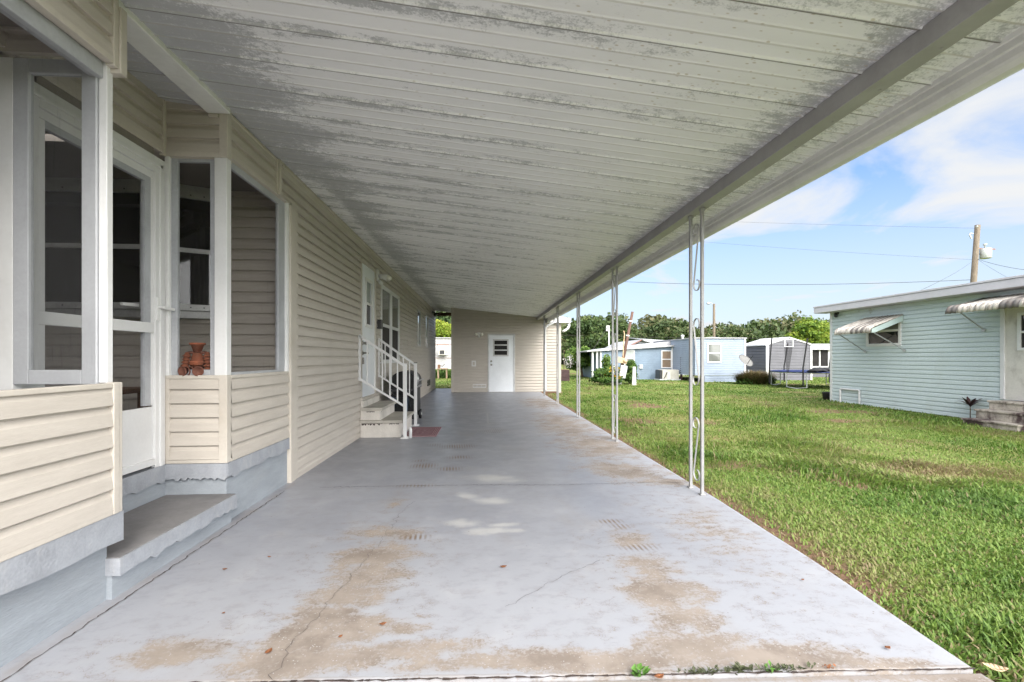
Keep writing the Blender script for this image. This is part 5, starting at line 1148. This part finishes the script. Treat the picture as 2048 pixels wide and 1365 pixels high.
MB().box(h0, fx(1657, yh), yh + .03, yh + .05, zz(735, 19, yh) + .06, zz(700, 19, yh)).build('screen', 'screen_pane', sh); MB().box(fx(1657, yh), fx(1690, yh), yh - .01, yh + .03, -.05, zz(700, 19, yh)).build('corner_panel', 'tan_trim', sh)

# trampoline
dT = 19.0; tcx, tcy, _ = at(1634, 740, dT); R_ = 1.72; tz_ = .60
tp = thing('trampoline', 'round trampoline with blue pad and black net poles behind the teal house', 'trampoline', (tcx, tcy, -.05))
ring = [(tcx + R_ * math.cos(a), tcy + R_ * math.sin(a), tz_) for a in np.linspace(0, 2 * PI, 49)]
MB().tube(ring, .028, 8, False).build('frame', 'galv', tp, True)
b = MB(); b.lathe([(.01, tz_ + .0), (R_ - .28, tz_ - .02), (R_ - .28, tz_ - .03), (.01, tz_ - .01)], (tcx, tcy, 0), (0, 0, 1), 40); b.build('jumping_mat', 'net_black', tp)
b = MB(); b.lathe([(R_ - .30, tz_ + .01), (R_ - .1, tz_ + .05), (R_ + .03, tz_ + .03), (R_ + .03, tz_ + .0), (R_ - .30, tz_ + .0)], (tcx, tcy, 0), (0, 0, 1), 40)
b.v = [v for v in b.v]; b.build('edge_pad', 'blue_pad', tp, True)
for k in range(4):
    a0 = .5 + k * PI / 2
    pts = [(tcx + R_ * math.cos(a0 - .22), tcy + R_ * math.sin(a0 - .22), tz_), (tcx + R_ * math.cos(a0 - .22), tcy + R_ * math.sin(a0 - .22), .02), (tcx + R_ * math.cos(a0), tcy + R_ * math.sin(a0), -.03), (tcx + R_ * math.cos(a0 + .22), tcy + R_ * math.sin(a0 + .22), .02), (tcx + R_ * math.cos(a0 + .22), tcy + R_ * math.sin(a0 + .22), tz_)]
    MB().tube(pts, .022, 8).build('leg', 'galv', tp)
np_ = []
for k in range(6):
    a = 2.75 + k * PI / 3; p = (tcx + (R_ + .04) * math.cos(a), tcy + (R_ + .04) * math.sin(a)); lean = .18
    q = (p[0] + lean * (1 if k % 2 else .6), p[1], 2.05 - .1 * (k % 3)); MB().tube([(p[0], p[1], .1), (p[0], p[1], tz_ + .2), q], .028, 8).build('net_pole', 'net_black', tp); np_.append(q)
hx, hy = np_[1][0] - .15, np_[1][1]
b = MB(); c0 = at(1578, 687, dT - 1.4); b.frame('y', c0[1], .03, c0[0] - .18, c0[0] + .18, c0[2] - .14, c0[2] + .16, .025); b.build('backboard', 'white_paint', tp)
b = MB(); b.quad((c0[0] - .16, c0[1] + .05, c0[2] - .14), (c0[0] + .18, c0[1] + .05, c0[2] - .14), (c0[0] + .10, c0[1] + .15, tz_ + .02), (c0[0] + .0, c0[1] + .15, tz_ + .02)); b.build('sagging_net', 'net_mesh', tp)
b = MB(); r = random.Random(3)
for k in range(9): b.lathe([(.01, 0), (.30, .03), (.2, .10), (.02, .16)], (tcx - 1.0 + k * .13, tcy - 1.1 + r.uniform(-.2, .2), tz_ + .02 + r.uniform(0, .04)), (r.uniform(-.3, .3), r.uniform(-.3, .3), 1), 10)
b.build('fallen_net', 'net_black', tp, True)

# ================================================================== TEAL HOUSE
XT = 9.95; yfar = 12.42; ynear = 2.5; ZE = 2.48
th = thing('teal_house', 'mildewed pale teal clapboard house with two striped awnings', 'house', (XT, 8, -.05))
tw = (10.22, 11.21, 1.48, 2.18); td = (7.15, 8.13, .40, 2.40)
b = MB()
def ts(y0, y1, z0, z1): b.siding('x', XT, -1, y0, y1, z0, z1, .098, -.05, .018, .014)
ts(tw[1], yfar, -.05, ZE); ts(tw[0], tw[1], -.05, tw[2]); ts(tw[0], tw[1], tw[3], ZE); ts(td[1], tw[0], -.05, ZE); ts(td[0], td[1], td[3], ZE); ts(td[0], td[1], -.05, td[2]); ts(ynear, td[0], -.05, ZE)
b.build('wall', 'teal_siding', th)
MB().box(XT + .012, XT + 7, ynear, yfar - .012, -.1, ZE).build('wall_core', 'interior_dark', th)
b = MB(); b.siding('y', yfar, 1, XT, XT + 7, -.05, ZE + .1, .098, -.05, .014); b.build('end_wall', 'teal_siding', th)
MB().box(XT - .022, XT + .06, yfar - .05, yfar + .03, -.05, ZE).build('corner_trim', 'bright_white', th, bevel=.005)
b = MB(); b.prism([(9.60, 2.49), (9.63, 2.49), (9.63, 2.47), (13.6, 2.90), (13.6, 3.02), (9.60, 2.66)], 'y', ynear, 12.62); b.build('roof', 'white_roof', th)
b = MB(); b.box(9.575, 9.60, ynear, 12.62, 2.475, 2.625); b.box(9.56, 9.60, ynear, 12.63, 2.632, 2.672); b.box(9.60, XT, ynear, 12.60, 2.468, 2.482); b.build('eave_trim', 'fascia_lilac', th, bevel=.004)
w = MB().frame('x', XT + .02, -.05, tw[0], tw[1], tw[2], tw[3], .07, (1.86,)).build('window', 'bright_white', th, bevel=.004)
MB().box(XT + .0, XT + .01, tw[0] + .07, tw[1] - .07, 1.86, tw[3] - .07).build('upper_pane', 'mirror_pane', w); MB().box(XT + .0, XT + .01, tw[0] + .07, tw[1] - .07, tw[2] + .07, 1.86).build('lower_pane', 'dark_glass', w)
b = MB(); b.box(XT - .04, XT + .02, td[1] - .07, td[1], td[2], td[3]); b.box(XT - .04, XT + .02, td[0], td[0] + .07, td[2], td[3]); b.box(XT - .04, XT + .02, td[0] + .07, td[1] - .07, td[3] - .07, td[3]); b.build('door_frame', 'bright_white', th, bevel=.004)
b = MB(); wy0, wy1 = 7.35, 7.82
b.box(XT - .015, XT + .02, td[0] + .07, wy0, td[2], 2.33); b.box(XT - .015, XT + .02, wy1, td[1] - .07, td[2], 2.33); b.box(XT - .015, XT + .02, wy0, wy1, td[2], 1.36); b.box(XT - .015, XT + .02, wy0, wy1, 2.0, 2.33)
dd_ = b.build('door', 'door_dirty', th)
MB().frame('x', XT - .012, -.025, wy0 - .03, wy1 + .03, 1.33, 2.03, .05, (1.67,)).build('door_window', 'white_paint', dd_); MB().box(XT - .008, XT + .004, wy0, wy1, 1.36, 2.0).build('pane', 'dark_glass', dd_)
vp = MB(); y0_, y1_ = 11.39, 12.03
vp.tube([(XT - .05, y1_, -.08), (XT - .05, y1_, .325), (XT - .05, y1_ - .01, .335), (XT - .05, y0_ + .01, .335), (XT - .05, y0_, .325), (XT - .05, y0_, -.08)], .025, 10); o = vp.build('pipe_loop', 'bright_white', None); tag(o, 'white pipe loop standing against the foot of the teal wall', 'pipe')
cam_ = thing('security_camera', 'small dark camera under the far eave corner of the teal house', 'camera', (XT, 12.2, 2.4))
MB().lathe([(.035, 0), (.035, .03)], (XT - .012, 12.15, 2.44), (-1, 0, 0), 12).build('bracket', 'dark_metal', cam_); MB().lathe([(.03, -.02), (.045, .0), (.045, .14), (.03, .16)], (XT - .05, 12.2, 2.42), (-.5, -.7, -.45), 14).build('camera_body', 'dark_metal', cam_, True)
bk = gnd(1656, 801, -.05); o = MB().lathe([(.12, 0), (.15, .22), (.16, .24), (.14, .24), (.13, .05)], (bk[0], bk[1], -.05), (0, 0, 1), 20).build('black_pot', 'black_plastic', None, True); tag(o, 'black plastic pot at the far bottom corner of the teal house', 'plant pot')

def awning(name, label, y0, y1, xo, zo, zw, pw, seed, sides, braces):
    t = thing(name, label, 'awning', (XT, (y0 + y1) / 2, zo)); ns = int(round((y1 - y0) / pw)); r = np.random.default_rng(seed)
    dark = (r.random(ns) < .40).astype(float); brown = r.random(ns) * .3; sub = 6; ys = np.linspace(y0, y1, ns * sub + 1)
    prof = [(XT - .01, zw), (XT - (XT - xo) * .35, zw + (zo - zw) * .33), (XT - (XT - xo) * .72, zw + (zo - zw) * .66), (xo + .09, zo + .06), (xo + .035, zo + .03), (xo + .006, zo - .02), (xo, zo - .085)]
    V = []; S = []
    for (x, z) in prof:
        last = z == prof[-1][1]
        for j, y in enumerate(ys):
            ph = (j % sub) / sub; bump = .030 * math.sin(PI * ph); k = min(ns - 1, j // sub); e = (.022 * math.sin(PI * ph)) if last else 0
            V.append((x - bump * .6, y, z + bump - e)); S.append(dark[k] * .85 + brown[k] * (1 - dark[k]))
    m = len(ys); Q = [(a * m + j, a * m + j + 1, (a + 1) * m + j + 1, (a + 1) * m + j) for a in range(len(prof) - 1) for j in range(m - 1)]
    o = np_mesh('canopy', np.array(V), np.array(Q), 'awning_slats', t, {'slat': np.array(S)}); so = o.modifiers.new('thick', 'SOLIDIFY'); so.thickness = .005
    for y in sides: MB().prism([(XT - .02, zw - .01), (xo + .05, zo + .02), (xo + .04, zo - .07), (xo + .12, zo - .07), (XT - .02, zw - .14)], 'y', y, y + .008).build('side_panel', 'pale_green_side', t)
    for (p, q) in braces:
        b = MB(); b.tube([p, q], .013, 8); b.lathe([(.035, 0), (.035, .02)], q, (-1, 0, 0), 10); b.build('brace', 'galv', t)
    return t
awning('window_awning', 'striped metal awning tilted open over the teal house window', 10.16, 11.27, 9.10, 1.86, 2.21, .075, 4, (10.165, 11.255), [((9.2, 10.2, 1.80), (XT - .03, 10.12, 1.37)), ((9.2, 11.22, 1.80), (XT - .03, 11.22, 1.35))])
awning('door_awning', 'striped metal awning above the white door of the teal house', 6.2, 8.48, 9.16, 2.14, 2.36, .105, 7, (), [((9.35, 8.40, 2.12), (XT - .03, 8.42, 1.75)), ((9.35, 6.3, 2.12), (XT - .03, 6.3, 1.75))])
cs = thing('concrete_steps', 'three mildewed concrete steps below the teal house door', 'steps', (9.4, 7.5, -.05))
for k, (xf, zt, ya0, ya1) in enumerate(((8.98, .065, 7.10, 8.02), (9.22, .235, 7.06, 8.0), (9.46, .395, 7.0, 7.98))):
    b = MB(); zl = (-.1, .0645, .2345)[k]; b.box(xf + .02, XT - .016, ya0 + .02, ya1 - .02, zl, zt - .035); b.box(xf, XT - .016, ya0, ya1, zt - .035, zt); b.build('step', 'mould_concrete', cs, bevel=.008)
tx, ty = 9.80, yx(1940, 9.80)
ti = thing('ti_plant', 'small dark red leaved plant growing beside the concrete steps', 'plant', (tx, ty, -.05))
MB().tube([(tx, ty, -.06), (tx + .005, ty, .12), (tx, ty, .25)], [.009, .008, .006], 6).build('stem', 'bark', ti); r = random.Random(6)
for k in range(11):
    a = k * 2.4; L = r.uniform(.18, .29); up = r.uniform(.5, 1.5); ca, sa = math.cos(a), math.sin(a); pts = []
    for i in range(6):
        f = i / 5; pts.append((L * f, up * L * f - .75 * L * f * f * (1.2 - up * .5), (.028) * math.sin(PI * min(.98, f * .9 + .1))))
    q = MB()
    for i in range(5):
        (l0, z0, w0), (l1, z1, w1) = pts[i], pts[i + 1]; z0 += .20 + .004 * k; z1 += .20 + .004 * k
        q.quad((tx + ca * l0 - sa * w0, ty + sa * l0 + ca * w0, z0), (tx + ca * l1 - sa * w1, ty + sa * l1 + ca * w1, z1), (tx + ca * l1 + sa * w1, ty + sa * l1 - ca * w1, z1), (tx + ca * l0 + sa * w0, ty + sa * l0 - ca * w0, z0))
    q.build('leaf', 'ti_leaf', ti)

# ================================================================== UTILITY POLE AND WIRES
dU = 34.0; ux, uy, _ = at(1946, 572, dU); utop = at(1955, 451, dU)
up_ = thing('utility_pole', 'tall brown wooden utility pole with grey transformer behind the teal house', 'utility pole', (ux, uy, -.05))
slope = (utop[0] - ux) / (utop[2] - at(1946, 572, dU)[2]); bx_ = ux - slope * (at(1946, 572, dU)[2] + .05)
MB().tube([(bx_, uy, -.1), utop], [.22, .17], 10).build('shaft', 'pole_brown', up_, True)
tc = at(1971, 508, dU - .1); MB().lathe([(.29, -.36), (.33, -.34), (.33, .34), (.30, .38), (.08, .42)], tc, (0, 0, 1), 20).build('transformer', 'grey_box', up_, True)
b = MB(); b.lathe([(.05, 0), (.05, .2), (.12, .22), (.12, .32)], (tc[0] - .05, tc[1], tc[2] + .42), (0, 0, 1), 10); b.build('bushing', 'grey_box', up_, True)
MB().beam(at(1950, 497, dU), at(1990, 499, dU), .06, .08).build('bracket', 'red_rust', up_); MB().beam(at(1948, 508, dU), at(1966, 509, dU), .05, .06).build('bracket', 'dark_metal', up_)
b = MB(); p = at(1939, 470, dU - .2); b.tube([at(1945, 468, dU - .1), (p[0], p[1], p[2] + .1), p, (p[0] + .15, p[1], p[2] - .3)], .05, 8); b.build('cutout', 'grey_box', up_)
MB().lathe([(.04, 0), (.07, .08), (.04, .16)], at(1952, 455, dU - .15), (-.3, -1, .3), 8).build('insulator', 'grey_box', up_)
def wire(label, p, q, sag, r=.011, n=22):
    P = []
    for i in range(n + 1):
        f = i / n; P.append((p[0] + (q[0] - p[0]) * f, p[1] + (q[1] - p[1]) * f, p[2] + (q[2] - p[2]) * f - sag * 4 * f * (1 - f)))
    o = MB().tube(P, r, 5).build('power_line', 'wire', None); tag(o, label, 'wire', 'overhead wires from the utility pole')
wire('thick wire running left from the middle of the utility pole above the tree line', at(1945, 560, dU), at(1100, 555, 46), .55, .018)
wire('topmost thin wire running from the utility pole top across the sky', at(1953, 457, dU), at(1100, 430, 40), .1, .007)
wire('thin wire running left from below the utility pole top across the sky', at(1950, 520, dU), at(1100, 455, 42), .25, .007)
wire('drop wire slanting from the utility pole down to the teal roof', at(1942, 525, dU), at(1812, 594, 15), .12, .007)
wire('wire slanting right from the utility pole down behind the teal roof', at(1955, 519, dU), at(2040, 568, 24), .08, .007)
wire('wire leaving the frame at right from the utility pole above the teal eave', at(1953, 518, dU), at(2130, 545, 26), .25, .012)
wire('long wire crossing in front of the woods behind the blue house', at(1040, 668, 60), at(1700, 676, 60), .25, .02)
wire('guy wire slanting down from the white service pole to the shrub tree', at(1217, 652, 40), at(1184, 702, 36), .02, .016)

# ================================================================== SMALL THINGS ON THE SLAB
def leaf(px, py, s, ang, label, curl=.3, m='leaf_brown'):
    x, y = gnd(px, py); b = MB(); n = 6; c, q = math.cos(ang), math.sin(ang)
    for i in range(n):
        f0, f1 = i / n, (i + 1) / n
        def row(f):
            w = s * .34 * math.sin(PI * min(.97, max(.06, f))) ; l = (f - .5) * s; z = .006 + curl * s * (2 * f - 1) ** 2 * .5
            return [(x + l * c - w * q, y + l * q + w * c, z + .18 * w), (x + l * c, y + l * q, z), (x + l * c + w * q, y + l * q - w * c, z + .22 * w)]
        r0, r1 = row(f0), row(f1); b.quad(r0[0], r1[0], r1[1], r0[1]); b.quad(r0[1], r1[1], r1[2], r0[2])
    o = b.build('fallen_leaf', m, None, True); so = o.modifiers.new('thick', 'SOLIDIFY'); so.thickness = .0012
    tag(o, label, 'leaf', 'dry brown leaves fallen on the slab')
leaf(537, 1307, .036, 1.2, 'largest dark brown leaf lying on the worn left tyre track')
leaf(1007, 1136, .038, .1, 'flat reddish leaf in the middle of the slab between the tyre tracks')
leaf(766, 1251, .030, .3, 'curled brown leaf on the pale worn patch of the slab')
leaf(681, 1276, .02, .8, 'small brown leaf scrap on the bare concrete of the left track')
leaf(1775, 1299, .028, .2, 'lone brown leaf near the front right corner of the slab')
leaf(1605, 1162, .02, .2, 'small dark leaf near the grassy right edge of the slab')
leaf(450, 1141, .026, .2, 'small brown leaf on the clean paint near the porch step')
leaf(539, 1116, .022, -.2, 'smaller brown leaf farther from the porch step')
leaf(447, 1229, .016, .9, 'tiny dark leaf on the clean paint beside the worn tyre track')
leaf(1318, 1357, .04, .2, 'crumpled reddish leaf in the joint beside the bright green weed')
leaf(1990, 1341, .075, -.5, 'broad pale brown leaf in the grass at the slab corner', m='tan_box')
def weed(px, py, s, n, m, label, seed, spread=.5):
    x, y = gnd(px, py); t = thing('weed', label, 'weed', (x, y, 0), 'weeds growing in the slab joint'); r = random.Random(seed); b = MB()
    for k in range(n):
        a = r.uniform(0, 2 * PI); ox = r.gauss(0, spread * s); oy = r.gauss(0, .006); L = s * r.uniform(.25, .5); w = L * r.uniform(.22, .4); up = r.uniform(.25, 1.1); c, q = math.cos(a), math.sin(a); z = r.uniform(0, s * .22)
        p0 = (x + ox, y + oy, z); p1 = (p0[0] + c * L * .5 - q * w, p0[1] + q * L * .5 + c * w, z + up * L * .5); p2 = (p0[0] + c * L, p0[1] + q * L, z + up * L * .75); p3 = (p0[0] + c * L * .5 + q * w, p0[1] + q * L * .5 - c * w, z + up * L * .5)
        b.quad(p0, p1, p2, p3)
    b.build('leaves', m, t); b = MB(); 
    for k in range(4): b.tube([(x + r.uniform(-.5, .5) * spread * s, y, -.005), (x + r.uniform(-.5, .5) * spread * s, y, s * .25)], .0012, 5)
    b.build('stem', m, t)
weed(1280, 1352, .075, 16, 'weed_green', 'bright green broad leaved weed sprouting from the slab joint', 1, .12)
weed(1415, 1347, .04, 85, 'weed_olive', 'long dull olive mat of weeds left of centre in the slab joint', 2, 1.2)
weed(1480, 1343, .048, 65, 'weed_olive', 'rounded olive weed tuft in the middle of the slab joint', 3, .5)
weed(1556, 1341, .04, 95, 'weed_olive', 'longest olive weed mat toward the right of the slab joint', 4, 1.3)
weed(1540, 1344, .045, 14, 'weed_green', 'small green sprig inside the right olive weed mat', 5, .5)
weed(1658, 1337, .03, 14, 'leaf_brown', 'little withered brown weed right of the olive weed mats', 6, .4)

# ================================================================== WORLD, SUN, CAMERA
SUN_EL = math.radians(32); SUN_AZ = math.radians(160)             # compass from +Y toward +X
world = bpy.data.worlds.new('World'); SC.world = world; world.use_nodes = True
wt = NT(world.node_tree); wt.n.clear()
out = wt.new('ShaderNodeOutputWorld'); bg = wt.new('ShaderNodeBackground')
sky = wt.new('ShaderNodeTexSky'); sky.sky_type = 'NISHITA'; sky.sun_disc = False; sky.sun_elevation = SUN_EL; sky.sun_rotation = SUN_AZ; sky.air_density = 1.0; sky.dust_density = .8; sky.ozone_density = 1.2; sky.altitude = 20
tc_ = wt.new('ShaderNodeTexCoord'); dirv = tc_.outputs['Generated']; dx_, dy_, dz_ = wt.xyz(dirv)[:3]
inv = wt.m('DIVIDE', 1.0, wt.m('ADD', wt.m('MAXIMUM', dz_, 0.0), .16))
cv = wt.new('ShaderNodeCombineXYZ', None, i0=wt.m('MULTIPLY', dx_, inv), i1=wt.m('MULTIPLY', dy_, inv), i2=0.0).outputs[0]
n1 = wt.noise(wt.scale(cv, (1.0, 1.0, 1)), 1.55, 8, .56, .5); n2 = wt.noise(cv, .55, 4, .5)
cm = wt.ss(wt.m('ADD', wt.m('MULTIPLY', n1, .72), wt.m('MULTIPLY', n2, .38)), .38, .68)
haze = wt.ss(dz_, .50, .0)
cloud = wt.m('MAXIMUM', cm, wt.m('MULTIPLY', haze, .84))
skyc = wt.new('ShaderNodeMix', {'data_type': 'RGBA', 'blend_type': 'MULTIPLY'}); skyc.inputs[0].default_value = 1; wt.l.new(sky.outputs[0], skyc.inputs[6]); skyc.inputs[7].default_value = (.34, .68, 1.0, 1); skyc = skyc.outputs[2]
# extra-bright cloud glow added out of view, over and behind, to light the carport
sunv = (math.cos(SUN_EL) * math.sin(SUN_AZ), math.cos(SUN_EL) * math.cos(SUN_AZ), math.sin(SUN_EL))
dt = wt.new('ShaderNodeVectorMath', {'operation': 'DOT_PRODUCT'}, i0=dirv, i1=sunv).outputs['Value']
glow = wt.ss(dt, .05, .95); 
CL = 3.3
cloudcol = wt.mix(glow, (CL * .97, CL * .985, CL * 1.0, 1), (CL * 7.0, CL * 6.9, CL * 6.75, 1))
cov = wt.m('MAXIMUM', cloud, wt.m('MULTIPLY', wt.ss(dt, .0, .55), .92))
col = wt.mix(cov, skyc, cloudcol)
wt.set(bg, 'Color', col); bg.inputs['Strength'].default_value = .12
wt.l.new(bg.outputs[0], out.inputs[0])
sun = bpy.data.lights.new('sun', 'SUN'); sun.energy = 1.25; sun.angle = math.radians(22); sun.color = (1, .95, .87)
so_ = bpy.data.objects.new('sun', sun); COL.objects.link(so_)
from mathutils import Vector
so_.rotation_euler = Vector(sunv).to_track_quat('Z', 'Y').to_euler()

cam = bpy.data.cameras.new('camera'); cam.lens = 16; cam.sensor_width = 36; cam.shift_y = (HZ - 682.5) / 2048; cam.clip_start = .05; cam.clip_end = 2000
co = bpy.data.objects.new('camera', cam); COL.objects.link(co); co.location = (0, 0, H); co.rotation_euler = (PI / 2, 0, -YAW); SC.camera = co
SC.view_settings.view_transform = 'Standard'; SC.view_settings.look = 'None'; SC.view_settings.exposure = 1.22; SC.view_settings.gamma = 1
SC.render.engine = 'CYCLES'
SC.cycles.max_bounces = 10; SC.cycles.diffuse_bounces = 5; SC.cycles.glossy_bounces = 3; SC.cycles.transmission_bounces = 3; SC.cycles.transparent_max_bounces = 10
SC.cycles.use_adaptive_sampling = True; SC.cycles.adaptive_threshold = .025; SC.cycles.use_denoising = True; SC.cycles.caustics_reflective = False; SC.cycles.caustics_refractive = False; SC.cycles.sample_clamp_indirect = 8
